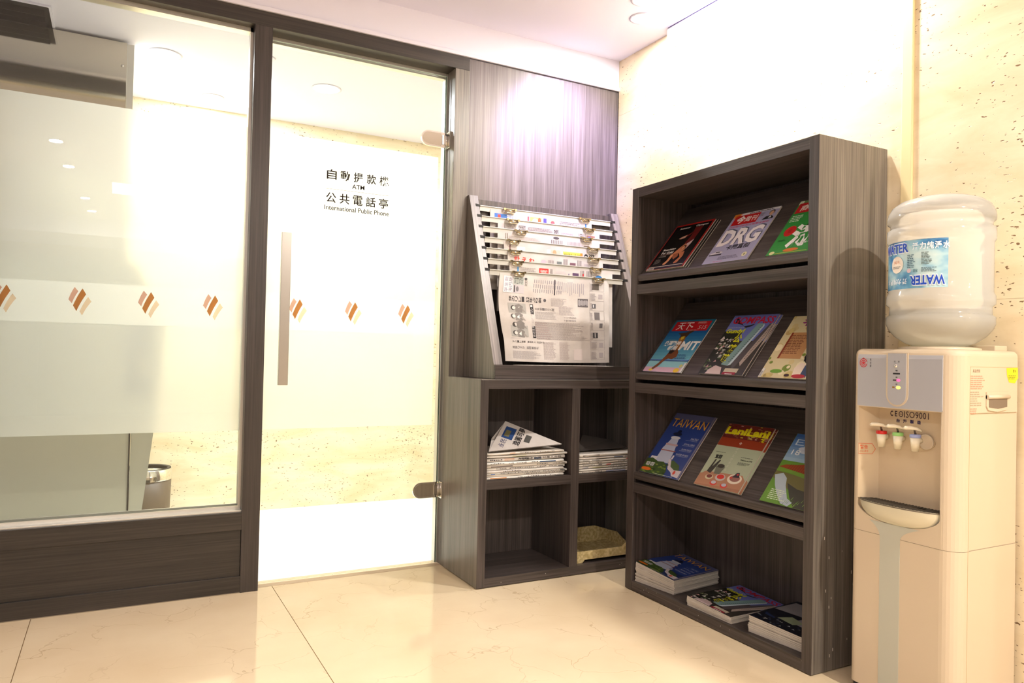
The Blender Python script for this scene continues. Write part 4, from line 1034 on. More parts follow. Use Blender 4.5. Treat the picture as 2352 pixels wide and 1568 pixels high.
def art_green(A):
    A.poly([(0, 1), (0, .93), (.18, .90), (.3, 1)], (210, 220, 190), 1); A.rect(0.1, 0.93, 1, 1, (110, 150, 70), 1); A.rect(0.03, 0.76, 1, 0.95, (188, 28, 34), 2); A.text('商業周刊', 0.12, 0.79, 0.9, 0.12, (236, 214, 204), 3, bold=0.02)
    for k in range(26):
        u = 0.45 + rr.random() * 0.5; v = 0.48 + rr.random() * 0.28; A.poly([(u, v), (u + 0.10 * rr.random() + .03, v + 0.02), (u + 0.05, v + 0.07 * rr.random() + .03)], (16, 34, 20), 2)
    A.lines(0.05, 0.60, 0.32, 0.73, 4, (214, 230, 206), 3, words=6)
    A.disc(0.22, 0.42, 0.13, 0.095, (186, 30, 28), 3); A.text('金', 0.17, 0.39, 0.1, 0.07, (110, 16, 20), 4)
    A.text('滿', 0.30, 0.10, 0.62, 0.42, (240, 238, 232), 5, bold=0.05, slant=0.05)
    A.lines(0.08, 0.24, 0.28, 0.28, 2, (20, 60, 30), 3, words=7); A.disc(0.52, 0.06, 0.17, 0.03, (206, 110, 40), 3); A.disc(0.12, 0.035, 0.06, 0.03, (226, 220, 160), 3); A.rect(.2, .015, .9, .022, (214, 196, 80), 3)
def art_blue(A):      # swimmer on a beach, red masthead, MIT
    for k in range(12):
        c = [(20 + 10 * k, 88 + 10 * k, 150 + 5 * k)][0]
        A.rect(0, 0.80 - 0.062 * (k + 1), 1, 0.80 - 0.062 * k, tuple(min(v, 255) for v in c), 1)
    A.rect(0, 0.0, 1, 0.09, (206, 168, 190), 2); A.rect(0, 0.09, 1, 0.22, (140, 196, 210), 2); A.rect(0, 0.2, 1, 0.235, (84, 120, 190), 2); A.rect(0, 0.80, 1, 0.985, (30, 110, 130), 1)
    A.rect(0.05, 0.78, 0.94, 0.965, (186, 24, 34), 3); A.text('天下', 0.14, 0.80, 0.38, 0.145, (238, 230, 226), 4, bold=0.01); A.disc(0.53, 0.855, 0.02, 0.015, (236, 226, 222), 4); A.lines(0.62, 0.92, 0.88, 0.96, 3, (230, 200, 190), 4, words=8)
    A.text('515', 0.70, 0.81, 0.19, 0.075, (206, 200, 196), 4); A.lines(0.45, .79, .8, .805, 1, (220, 190, 180), 4, words=8)
    A.poly([(0.28, 0.73), (0.48, 0.75), (0.60, 0.79), (0.66, 0.77), (0.58, 0.72), (0.56, 0.66), (0.52, 0.62), (0.40, 0.63), (0.38, 0.70)], (70, 50, 34), 4)
    A.poly([(0.40, 0.64), (0.52, 0.68), (0.56, 0.62), (0.54, 0.50), (0.58, 0.44), (0.52, 0.42), (0.44, 0.44), (0.42, 0.55)], (150, 96, 44), 5); A.poly([(0.43, .66), (.5, .68), (.52, .62), (.46, .60)], (206, 180, 50), 6)
    A.poly([(0.38, 0.42), (0.54, 0.43), (0.62, 0.36), (0.64, 0.28), (0.56, 0.24), (0.46, 0.25), (0.40, 0.22), (0.32, 0.10), (0.22, 0.02), (0.16, 0.03), (0.28, 0.16), (0.35, 0.30)], (116, 66, 36), 5)
    A.poly([(0.36, .40), (.50, .41), (.46, .34), (.38, .34)], (40, 34, 30), 6); A.disc(0.19, 0.035, 0.05, 0.02, (214, 190, 60), 6)
    A.text('奥運戰神', 0.10, 0.49, 0.42, 0.095, (236, 236, 232), 6, bold=0.03); A.text('都用', 0.26, 0.405, 0.24, 0.085, (236, 236, 232), 6, bold=0.03)
    A.text('MIT', 0.56, 0.41, 0.44, 0.165, (238, 236, 234), 7, bold=0.03); A.lines(0.14, 0.60, 0.40, 0.61, 1, (190, 196, 90), 5, words=8)
    A.lines(0.60, 0.25, 0.92, 0.34, 4, (30, 60, 130), 4, words=9); A.disc(0.85, 0.04, 0.07, 0.04, (222, 184, 40), 5); A.disc(0.9, 0.12, 0.04, 0.03, (200, 196, 120), 5); A.rect(0.95, 0, 1.0, 0.18, (222, 220, 218), 5)
def art_compass(A):
    A.rect(0, 0.55, 1, 1, (106, 116, 186), 1); A.rect(0, 0, 1, 0.55, (60, 56, 52), 1); A.rect(0, 0, 0.42, 0.72, (40, 42, 36), 2)
    A.text('GOMPASS', 0.05, 0.845, 0.92, 0.12, (190, 30, 56), 6, bold=0.02); A.poly([(.10, .98), (.2, .9), (.38, .80), (.3, .83), (.12, .86)], (36, 30, 34), 3); A.poly([(.38, .8), (.6, .84), (.55, .8), (.42, .77)], (46, 40, 44), 3)
    # tall pale towers
    A.poly([(0.40, 0.16), (0.56, 0.14), (0.80, 0.84), (0.66, 0.85)], (126, 158, 160), 3); A.poly([(0.56, 0.14), (0.62, 0.16), (0.83, 0.80), (0.80, 0.84)], (190, 206, 216), 4)
    A.poly([(0.62, 0.22), (0.70, 0.06), (1.0, 0.70), (1.0, 0.84), (0.92, 0.84)], (86, 80, 84), 3); A.poly([(0.78, 0.20), (0.84, 0.14), (1.0, 0.60), (1.0, 0.84), (0.96, 0.84)], (176, 160, 150), 4)
    for k in range(22):
        t = k / 22; u = 0.53 + 0.245 * t; v = 0.20 + 0.62 * t; A.rect(u, v, u + 0.035, v + 0.008, (60, 66, 76), 5)
        u = 0.83 + 0.15 * t; v = 0.26 + 0.55 * t; A.rect(u, v, u + 0.03, v + 0.008, (80, 66, 66), 5)
    A.text('Gundy!', 0.04, 0.66, 0.42, 0.10, (206, 208, 40), 6, bold=0.04); A.lines(0.03, .775, .45, .785, 1, (210, 206, 214), 6, words=12)
    for k, ch in enumerate('公館路'): A.text(ch, 0.33, 0.52 - 0.165 * k, 0.17, 0.14, (214, 214, 36), 7, bold=0.03)
    for k, ch in enumerate('大食客來'): A.text(ch, 0.22, 0.53 - 0.09 * k, 0.08, 0.06, (226, 224, 220), 7, bold=0.01)
    for k in range(46):
        u, v = rr.random() * 0.36, rr.random() * 0.58; c = rr.choice([(120, 130, 96), (210, 200, 196), (60, 84, 44), (196, 150, 150), (230, 226, 220)])
        A.poly([(u, v), (u + 0.05 + .04 * rr.random(), v + 0.01), (u + 0.03, v + 0.05 * rr.random() + .015)], c, 3 + (k % 2))
    A.rect(0.56, 0.03, 0.86, 0.10, (196, 186, 164), 6); A.rect(0.55, 0.0, 0.84, 0.04, (150, 30, 50), 7); A.poly([(0.16, 0), (0.52, 0), (0.46, 0.11), (0.3, 0.14), (0.2, 0.08)], (206, 184, 184), 5); A.rect(.62, .005, .78, .015, (230, 224, 220), 8)
def art_food(A):
    for k in range(60):
        u, v = rr.random() * 0.95, rr.random(); c = rr.choice([(216, 196, 140), (236, 222, 184), (196, 166, 110), (206, 186, 120), (170, 60, 40), (120, 140, 50)])
        s_ = 0.03 + 0.07 * rr.random(); A.disc(u, v, s_, s_ * 0.7, c, 1 + k % 3, 9)
    A.text('名廚', 0.25, 0.82, 0.75, 0.16, (150, 50, 120), 6, bold=0.03); A.rect(0.16, 0.30, 0.62, 0.72, (190, 140, 92), 4); A.poly([(0.16, .30), (.2, .30), (.2, .72), (.16, .72)], (140, 60, 40), 5); A.lines(0.2, 0.38, 0.58, 0.69, 12, (120, 70, 50), 5, words=7)
    A.rect(0.0, 0.0, 0.06, 0.14, (230, 228, 224), 6); A.lines(0.008, 0.02, 0.05, 0.10, 7, (40, 40, 44), 7, jag=0)
    # woman with black bob leaning her chin on her hands
    A.disc(0.86, 0.36, 0.17, 0.14, (26, 20, 22), 6); A.poly([(0.69, .36), (.72, .26), (.80, .27), (.80, .4)], (26, 20, 22), 6); A.disc(0.86, 0.32, 0.115, 0.095, (226, 184, 156), 7)
    A.poly([(.74, .38), (.86, .42), (.98, .38), (.98, .34), (.74, .35)], (28, 22, 24), 8); A.disc(0.82, 0.33, 0.018, 0.008, (40, 24, 24), 8); A.disc(0.91, 0.33, 0.018, 0.008, (40, 24, 24), 8); A.disc(0.865, 0.275, 0.035, 0.012, (190, 60, 60), 8)
    A.poly([(0.66, 0.02), (0.62, 0.16), (0.70, 0.24), (0.80, 0.22), (0.80, 0.04)], (236, 216, 196), 7); A.poly([(0.80, 0.04), (0.80, 0.2), (0.88, 0.22), (0.94, 0.16), (0.92, 0.02)], (44, 66, 104), 8); A.poly([(0.92, 0.02), (0.94, 0.18), (1.0, 0.24), (1.0, 0.02)], (232, 210, 190), 8)
    A.disc(0.78, 0.035, 0.13, 0.03, (176, 30, 44), 9); A.disc(0.55, 0.045, 0.05, 0.02, (60, 30, 30), 9); A.disc(.30, .10, .12, .03, (110, 160, 50), 6)
def art_light(A):      # blue cover with white lighthouse
    A.rect(0, 0.90, 1, 1, (88, 92, 132), 1); A.rect(0, 0.26, 1, 0.90, (42, 64, 132), 1); A.text('TAIWAN', 0.05, 0.775, 0.86, 0.135, (222, 158, 40), 3, bold=0.0)
    A.poly([(0.20, 0.20), (0.20, 0.42), (0.26, 0.54), (0.28, 0.62), (0.44, 0.62), (0.48, 0.50), (0.52, 0.40), (0.56, 0.20)], (184, 190, 212), 3); A.disc(0.36, 0.60, 0.12, 0.025, (206, 208, 216), 4); A.disc(0.35, 0.66, 0.11, 0.03, (26, 32, 62), 5); A.disc(0.37, 0.70, 0.045, 0.03, (22, 28, 54), 6)
    A.rect(0.22, 0.47, 0.52, 0.50, (190, 160, 166), 5); A.rect(0.19, 0.38, 0.56, 0.395, (160, 90, 86), 5); A.rect(0.06, .22, .22, .27, (214, 212, 220), 4)
    A.poly([(0, 0), (0, 0.22), (0.12, 0.24), (0.30, 0.20), (0.44, 0.21), (0.56, 0.16), (0.62, 0.08), (0.62, 0)], (58, 82, 36), 6); A.poly([(0.54, 0.22), (0.64, 0.26), (0.84, 0.20), (0.90, 0.12), (0.76, 0.08), (0.6, 0.14)], (70, 92, 48), 5)
    for k in range(30):
        u, v = rr.random() * 0.6, rr.random() * 0.18; A.disc(u, v, 0.03 + .02 * rr.random(), 0.012, rr.choice([(96, 120, 40), (40, 62, 26), (120, 136, 60)]), 7, 7)
    A.poly([(0.52, 0.26), (0.58, 0.27), (0.66, 0.16), (0.78, 0.12), (0.98, 0.13), (0.98, 0.02), (0.80, 0.03), (0.74, 0.08), (0.62, 0.12)], (206, 196, 202), 7); A.disc(0.82, 0.085, 0.03, 0.03, (206, 76, 60), 8); A.rect(0.56, .27, .60, .33, (214, 206, 214), 7)
    for k in range(2): A.rect(0.05 + 0.11 * k, 0.115, 0.14 + 0.11 * k, 0.17, (206, 208, 206), 8); A.text('馬祖'[k], 0.06 + 0.11 * k, 0.122, 0.07, 0.04, (70, 90, 70), 9)
    A.disc(0.12, 0.06, 0.13, 0.025, (222, 110, 30), 8); A.lines(0.35, 0.012, 0.86, 0.022, 1, (220, 220, 190), 9, words=18)
    for k, s_ in enumerate(('MATSU', 'ATAYAL LIVING', 'SLOW FOOD', 'WATER SPORTS')):
        v = 0.60 - 0.085 * k; w_ = (0.17, 0.26, 0.24, 0.30)[k]; A.text(s_, 0.90 - w_, v, w_, 0.026 if k else 0.034, (206, 206, 222), 4); A.rect(0.62, v - 0.014, 0.90, v - 0.009, (140, 146, 186), 4)
    A.rect(0.96, 0, 1, 1, (120, 116, 140), 9)
def art_lani(A):
    A.rect(0, 0.77, 1, 1, (110, 40, 34), 1)
    for k in range(90):
        u, v = rr.random() * 0.95, 0.78 + rr.random() * 0.21; A.rect(u, v, u + 0.02 + 0.05 * rr.random(), v + 0.006 + .01 * rr.random(), rr.choice([(176, 120, 110), (150, 96, 60), (206, 186, 60), (70, 24, 24), (200, 160, 150)]), 2)
    A.text('LaniLani', 0.02, 0.83, 0.95, 0.12, (228, 216, 30), 5, bold=0.05); A.text('花', .84, .76, .1, .06, (228, 216, 30), 6, bold=.03)
    A.rect(0, 0.64, 1, 0.77, (150, 58, 30), 2); A.rect(0, 0.18, 1, 0.64, (176, 186, 158), 1); A.rect(0, 0, 1, 0.18, (160, 110, 84), 1); A.poly([(0, .16), (.1, .22), (.9, .25), (1, .18), (1, .05), (0, .02)], (176, 126, 96), 2)
    A.text('今', 0.46, 0.68, 0.06, 0.045, (230, 224, 214), 6, bold=.01); A.text('宜蘭', 0.12, 0.43, 0.15, 0.065, (38, 40, 38), 6, bold=0.04); A.lines(0.08, 0.53, 0.34, 0.545, 1, (90, 94, 84), 6, words=10); A.lines(0.66, 0.50, 0.92, 0.515, 1, (90, 94, 84), 6, words=8)
    A.text('Welcome to LANI', 0.68, 0.455, 0.25, 0.02, (50, 52, 50), 6, bold=.02); A.lines(0.66, 0.39, 0.92, 0.435, 3, (100, 104, 94), 6, words=10)
    for k, ch in enumerate('ゆったり旅手帖'): A.text(ch, 0.47, 0.60 - 0.055 * k, 0.045, 0.038, (206, 208, 190), 6)
    A.poly([(0.12, 0.22), (0.16, 0.42), (0.19, 0.42), (0.18, 0.30), (0.26, 0.42), (0.29, 0.41), (0.24, 0.24), (0.22, 0.20)], (62, 58, 52), 4); A.disc(0.36, 0.33, 0.08, 0.03, (60, 54, 46), 5); A.poly([(0.26, 0.32), (0.46, 0.32), (0.42, 0.21), (0.30, 0.20)], (110, 112, 96), 4)
    for (u, v, c1, c2, r_) in ((0.24, 0.145, (206, 196, 160), (120, 50, 44), 0.085), (0.48, 0.165, (196, 186, 180), (206, 50, 40), 0.11), (0.78, 0.18, (230, 216, 196), (150, 100, 90), 0.15), (0.40, 0.07, (206, 60, 50), (190, 190, 200), 0.075), (0.64, 0.06, (206, 60, 50), (180, 186, 200), 0.075)):
        A.disc(u, v, r_, r_ * 0.48, c1, 4); A.disc(u, v + 0.01, r_ * 0.72, r_ * 0.32, c2, 5)
    A.poly([(0.72, 0.20), (0.76, 0.27), (0.82, 0.28), (0.86, 0.21)], (50, 44, 56), 7); A.disc(.80, .25, .025, .014, (196, 60, 60), 8); A.disc(.70, .19, .03, .014, (200, 70, 60), 8)
def art_land(A):      # landscape cover with numeral 18
    for k in range(8): A.rect(0, 1 - 0.05 * (k + 1), 1, 1 - 0.05 * k, (60 + 14 * k, 104 + 12 * k, 176 + 5 * k), 1)
    for k in range(10): A.disc(0.3 + 0.6 * rr.random(), 0.66 + 0.16 * rr.random(), 0.12, 0.03, (206, 214, 226), 2)
    A.text('타', 0.08, 0.80, 0.30, 0.13, (206, 222, 236), 4); A.text('18', 0.10, 0.69, 0.18, 0.075, (236, 240, 244), 4, bold=0.01)
    A.poly([(0, 0.50), (0.12, 0.54), (0.36, 0.56), (0.62, 0.60), (0.9, 0.62), (1, 0.62), (1, 0.40), (0, 0.46)], (150, 66, 30), 3)
    for k in range(16): A.poly([(0.2 + 0.05 * k, 0.46), (0.21 + 0.05 * k, 0.46), (0.24 + 0.05 * k, 0.56), (0.235 + 0.05 * k, 0.56)], (104, 44, 24), 4)
    A.poly([(0, 0.50), (0.4, 0.47), (1, 0.42), (1, 0.38), (0.4, 0.43), (0, 0.44)], (110, 150, 50), 5); A.poly([(0, 0.44), (0.4, 0.42), (1, 0.36), (1, 0.1), (0.5, 0.2), (0, 0.34)], (110, 104, 60), 4)
    A.poly([(0.02, 0.38), (0.18, 0.42), (0.3, 0.36), (0.36, 0.26), (0.52, 0.10), (0.66, 0.06), (0.6, 0.0), (0.44, 0.02), (0.26, 0.14), (0.14, 0.24)], (176, 190, 200), 6); A.poly([(0.36, 0.30), (0.62, 0.24), (1, 0.22), (1, 0), (0.72, 0.0), (0.55, 0.12)], (66, 66, 58), 5)
    A.poly([(0, 0.30), (0.14, 0.22), (0.30, 0.10), (0.44, 0.0), (0, 0)], (104, 150, 56), 7)
    for k in range(30): u = rr.random() * 0.9; v = rr.random() * 0.16 * (1 - u * .5); A.poly([(u, v), (u + 0.01, v), (u + 0.03, v + 0.05)], rr.choice([(150, 190, 80), (80, 120, 40), (120, 166, 70)]), 8)
    A.lines(0.12, 0.05, 0.5, 0.20, 6, (216, 230, 200), 9, words=9)
def art_dark(A):
    A.rect(0, 0, 1, 1, (22, 24, 36), 1); A.poly([(0.02, 0.50), (0.60, 0.56), (0.55, 0.95), (0.05, 0.92)], (150, 146, 150), 2); A.poly([(0.50, 0.28), (0.98, 0.24), (0.98, 0.70), (0.66, 0.72)], (156, 150, 160), 3); A.poly([(0.30, 0.26), (0.62, 0.22), (0.72, 0.36), (0.42, 0.44)], (150, 160, 130), 4)
    A.poly([(0.72, .3), (.86, .34), (.9, .5), (.76, .44)], (90, 76, 110), 5); A.poly([(0.05, 0.3), (.28, .24), (.3, .2), (.1, .22)], (36, 50, 90), 3)
    for k in range(24): u, v = rr.random() * 0.95, rr.random() * 0.25; A.poly([(u, v), (u + 0.05, v + 0.01), (u + 0.02, v + 0.03)], rr.choice([(196, 200, 210), (70, 80, 110), (150, 150, 150)]), 4)
    A.rect(0.62, 0.80, 0.98, 0.84, (150, 150, 120), 4)
XM = RX + 0.0215
def disp(label, y, row, w, h, t, c, fn, rz=0, ang=50.5, under=0, spare=''):
    zt = LV[row] + 0.049
    th = math.radians(ang); n = Vector((-math.sin(th), 0, math.cos(th)))
    for k in range(under):
        yy = y - 0.010 * (k + 1)
        o = Vector((XM, yy, zt)) + n * (0.0012 + 0.0045 * (under - 1 - k))
        magazine(spare % ('the copy' if under == 1 else ('the first copy', 'the rearmost copy')[k]), o, ang, rz, w, h, 0.0038, c, fn if fn is not art_gold else None, group='spare copies behind the displayed magazines')
    o = Vector((XM, y, zt)) + n * (0.0012 + 0.0045 * under)
    return magazine(label, o, ang, rz, w, h, t, c, fn, group='magazines displayed on the sloping shelves')
disp('black sports magazine with crouching athlete and red border, top shelf left', -0.708, 0, 0.246, 0.281, 0.005, (16, 13, 13), art_gold, under=2, spare='red edged magazine, %s tucked behind the black sports magazine')
disp('lilac news magazine with large white letters DRG, top shelf middle', -1.060, 0, 0.241, 0.285, 0.006, (166, 164, 196), art_drg)
disp('green business magazine with a big white character, top shelf right', -1.392, 0, 0.199, 0.285, 0.006, (52, 142, 62), art_green)
disp('blue magazine with red masthead, swimmer and white letters MIT', -0.692, 1, 0.253, 0.303, 0.005, (30, 110, 150), art_blue)
disp('city guide magazine with grey towers and yellow lettering, middle shelf', -1.053, 1, 0.236, 0.312, 0.005, (70, 70, 90), art_compass, under=1, spare='%s tucked behind the city guide magazine on the middle shelf')
disp('cream food magazine with a smiling black-haired woman, middle shelf right', -1.366, 1, 0.225, 0.298, 0.006, (218, 204, 160), art_food)
disp('blue travel magazine with a white lighthouse, standing on the lower shelf', -0.686, 2, 0.256, 0.330, 0.006, (42, 64, 132), art_light)
disp('pale green magazine with bowls of food and yellow masthead, lower shelf middle', -1.040, 2, 0.240, 0.308, 0.006, (176, 186, 158), art_lani, rz=0.01, under=1, spare='%s tucked behind the pale green magazine on the lower shelf')
disp('landscape magazine with orange hill, stream and number 18, lower shelf right', -1.383, 2, 0.208, 0.305, 0.005, (104, 150, 56), art_land)
# flat stacks on the base
def stack(n, origin, rz, w, h, t, taper, c, fn, lbl_top, lbl, grp):
    x, y, z = origin; ang_acc = 0.0
    for k in range(n):
        jx, jy = (random.uniform(-0.003, 0.003), random.uniform(-0.003, 0.003)) if k < n - 1 else (0, 0)
        M_ = frame_mat((x + jx, y + jy, z), 0.0, rz + random.uniform(-0.006, 0.006)) @ Matrix.Rotation(ang_acc, 4, 'Y')
        top = k == n - 1
        m_ = magazine(lbl_top if top else lbl, (0, 0, 0), 0, 0, w, h, t, c, fn if top else None, group=grp, wedge=taper)
        m_.matrix_world = M_
        z += t + 0.0003; ang_acc += (taper) / w
stack(12, (-0.345, -0.676, 0.0436), 0.13, 0.226, 0.290, 0.0070, 0.0022, (40, 54, 100), art_light, 'blue lighthouse magazine, top copy of the tall pile on the rack base, left', 'lighthouse magazine under the top copy in the tall left pile on the rack base', 'lighthouse magazines piled on the rack base')
stack(6, (-0.350, -1.018, 0.0436), 0.03, 0.236, 0.300, 0.0064, 0.0022, (54, 50, 50), art_compass, 'city guide magazine with towers, top copy of the low middle pile on the rack base', 'city guide magazine under the top copy in the low middle pile on the rack base', 'city guide magazines piled on the rack base')
stack(9, (-0.336, -1.336, 0.0436), 0.10, 0.225, 0.290, 0.0066, 0.0012, (24, 26, 38), art_dark, 'dark magazine with grey photo panels, top copy of the right pile on the rack base', 'dark magazine under the top copy in the right pile on the rack base', 'dark magazines piled on the rack base')

# ================================================================== WATER DISPENSER
XF = -0.315; YL, YR = -1.740, -2.083; ZT = 1.088
wd = unit('water_dispenser', 'cream floor-standing water dispenser with silver top panel and three taps', 'dispenser', (-0.165, -1.91, 0))
XBK = -0.014
ST0, ST1 = 0.512, 0.906         # lower seam, silver panel bottom
def body_profile(x0=XF, x1=XBK, inset=0.0):
    # plan outline (x,y) : front right corner large radius, front left smaller
    return round_rect(x0 + inset, x1, YR + inset, YL - inset, (0.050 - inset, 0.008, 0.008, 0.026 - inset), 8)
prof = body_profile()
MB().prism(body_profile(), 0.030, ST0 - 0.001, 'z').build('lower_cabinet', CREAMP, wd, world=True, label='cream lower front of the dispenser')
MB().prism(body_profile(inset=0.006), 0.004, 0.030, 'z').build('plinth', BLACK, wd, world=True)
RY0, RY1 = -1.762, -2.037       # recess opening left / right
RBX = -0.262                    # recess back
# middle block around the tap recess: bowl-shaped lower edge in the front skin
mb = MB()
mb.box(RBX + 0.0025, XBK, YR + 0.004, YL - 0.004, ST0, ST1)
# left cheek
mb.prism([(x, y) for x, y in round_rect(XF, RBX + 0.004, RY0, YL, (0, 0, 0, 0.026), 8)], ST0, ST1, 'z')
mb.prism([(x, y) for x, y in round_rect(XF, RBX + 0.004, YR, RY1, (0.050, 0, 0, 0), 8)], ST0, ST1, 'z')
mb.build('housing', CREAMP, wd, world=True, label='cream housing around the tap recess')
# front skin below the recess with a half-round cut-out
cy_ = (RY0 + RY1) / 2; hw = (RY0 - RY1) / 2
cut = []
for k in range(21):
    a = PI * k / 20
    cut.append((cy_ + hw * math.cos(a), 0.612 - 0.062 * math.sin(a) ** 0.8))
pts = [(RY0 + 0.001, ST0)] + [(RY0 + 0.001, 0.612)] + cut[1:-1] + [(RY1 - 0.001, 0.612), (RY1 - 0.001, ST0)]
MB().prism(pts, XF - 0.0003, XF + 0.004, 'x').build('apron', CREAMP, wd, world=True)
MB().box(XF + 0.0041, RBX + 0.003, RY1 + 0.0001, RY0 - 0.0001, ST0, 0.572).build('base_block', CREAMP, wd, world=True)
# side and upper shell
mb = MB()
mb.prism(body_profile(), ST1, ZT - 0.018, 'z')
# rounded top
for k in range(1, 6):
    a0 = PI / 2 * (k - 1) / 5; a1 = PI / 2 * k / 5
    i0 = 0.018 * (1 - math.cos(a0)); i1 = 0.018 * (1 - math.cos(a1)); h0 = ZT - 0.018 + 0.018 * math.sin(a0); h1 = ZT - 0.018 + 0.018 * math.sin(a1)
    A0 = [mb.bm.verts.new((x, y, h0)) for x, y in round_rect(XF + i0, XBK, YR + i0, YL - i0, (0.050 - i0 * .6, 0.008, 0.008, 0.026 - i0 * .6), 8)]
    A1 = [mb.bm.verts.new((x, y, h1)) for x, y in round_rect(XF + i1, XBK, YR + i1, YL - i1, (0.050 - i1 * .6, 0.008, 0.008, 0.026 - i1 * .6), 8)]
    for q in range(len(A0)):
        f = mb.bm.faces.new([A0[q], A0[(q + 1) % len(A0)], A1[(q + 1) % len(A0)], A1[q]]); f.smooth = True
mb.bm.faces.new(A1)
mb.build('upper_shell', CREAMP, wd, world=True, label='cream rounded upper shell')
# silver fascia
pts = [(XF - 0.003, ST1 + 0.001)] + [(XF - 0.003, ZT - 0.030)] + [(XF - 0.003 + 0.03 * (1 - math.cos(a)), ZT - 0.030 + 0.028 * math.sin(a)) for a in (0.4, 0.8, 1.2, 1.57)] + [(XF + 0.028, ST1 + 0.03), (XF + 0.003, ST1 + 0.001)]
mb = MB(); mb.prism([(a, b) for a, b in pts], 0, 1, 'y')
for v in mb.bm.verts: v.co.y = RY1 if v.co.y < 0.5 else RY0
mb.build('fascia', SILVER, wd, world=True, label='silver-grey curved fascia')
# fascia underside lip into recess
MB().box(XF - 0.0028, RBX, RY1, RY0, ST1 - 0.001, ST1 + 0.003).build('recess_ceiling', CREAMD, wd, world=True)
MB().prism([(XF + 0.0005, RY0 - 0.0002), (RBX, RY0 - 0.038), (RBX, RY0 - 0.0002)], 0.6135, ST1 - 0.0012, 'z').build('recess_cheek', CREAMD, wd, world=True)
MB().box(RBX, RBX + 0.002, RY1, RY0, 0.60, ST1 - 0.0012).build('recess_back', CREAMD, wd, world=True, label='glossy back of the tap recess')
# control module with U outline
my, mw = -1.898, 0.030
def upath(w, x, z_top, z_bot, n=10):
    return [(my + w, z_top)] + [(my + w * math.cos(PI * k / n), z_bot + w - w * math.sin(PI * k / n)) for k in range(n + 1)] + [(my - w, z_top)]
MB().prism(upath(mw + 0.006, 0, ZT - 0.012, 0.912), XF - 0.0045, XF - 0.0028, 'x').build('module_rim', CREAMP, wd, world=True, label='cream rim of the control module')
MB().prism(upath(mw, 0, ZT - 0.014, 0.917), XF - 0.0065, XF - 0.0045, 'x').build('control_module', SILVER, wd, world=True, label='silver control strip with three lamps')
o_ = MB().lathe([(0, 0), (0.006, 0), (0.006, 0.002), (0.003, 0.004), (0, 0.0045)], (0, 0, 0), 16).build('keyhole', CHROME, wd)
o_.location = (XF - 0.0066 + 0.165, my + 0.003 + 1.91, 1.036); o_.rotation_euler = (0, -PI / 2, 0)
A = Art(1, 1, 0.0002, 0.0003)
yy0 = -my
A.text('控', -0.009, 1.046, 0.005, 0.006, (60, 60, 64)); A.text('制', 0.004, 1.046, 0.005, 0.006, (60, 60, 64)); A.rect(-0.004, 1.021, 0.003, 1.024, (90, 90, 94))
A.rect(-0.012, 1.010, 0.011, 1.0145, (50, 48, 52)); A.rect(-0.003, 1.0195, 0.003, 1.0215, (90, 90, 94)); A.rect(-0.003, 1.000, 0.003, 1.003, (80, 80, 84)); A.rect(-0.012, 0.9905, 0.0, 0.9945, (60, 44, 50)); A.rect(-0.003, 0.979, 0.003, 0.982, (80, 80, 84)); A.rect(-0.014, 0.968, -0.006, 0.973, (150, 110, 50))
A.disc(0.006, 0.9925, 0.0065, 0.0042, emit('led_red', (1.0, 0.10, 0.25), 2.2), 2); A.disc(0.006, 0.9705, 0.0075, 0.0048, emit('led_amber', (1.0, 0.62, 0.10), 3.0), 2)
A.build('indicators', wd, lambda a, b, c: (XF - 0.0065 - c, my - a, b), world=True)
# maker's mark : red concentric rings with small characters
A = Art(1, 1, 0.0002, 0.0003)
RED = (196, 60, 66); SIL = SILVER
for k, r_ in enumerate((0.0135, 0.0110, 0.0088, 0.0062, 0.0044)): A.disc(0, 1.043, r_, r_ * 1.08, RED if k % 2 == 0 else SIL, 1 + k)
A.poly([(-.004, 1.056), (0, 1.060), (.004, 1.056)], RED); A.rect(0.004, 1.040, 0.014, 1.046, SIL, 7); A.rect(0.0, 1.041, 0.008, 1.045, RED, 8)
for k, ch in enumerate('泉吉源'): A.text(ch, 0.022, 1.050 - 0.010 * k, 0.006, 0.007, (80, 76, 84))
A.build('emblem', wd, lambda a, b, c: (XF - 0.003 - c, -1.782 - a, b), world=True)
# lettering under the fascia
A = Art(1, 1, 0.0002, 0.0003); NV = (66, 48, 62); BL_ = (48, 42, 92)
A.text('C', 0.0, 0.874, 0.010, 0.017, NV, bold=0.03); A.text('E', 0.0165, 0.874, 0.009, 0.017, NV, bold=0.02); A.disc(0.038, 0.8825, 0.008, 0.009, NV, 1); A.disc(0.038, 0.8825, 0.0055, 0.0065, CREAMD, 2); A.rect(0.033, 0.8815, 0.043, 0.8835, NV, 3)
A.text('ISO9001', 0.050, 0.873, 0.083, 0.0195, NV)
for k, ch in enumerate('台灣製造'): A.text(ch, 0.022 + 0.024 * k, 0.856, 0.013, 0.0115, BL_, bold=0.03)
A.build('lettering', wd, lambda a, b, c: (RBX - c, -1.838 - a * 0.94, b + 0.004), world=True)
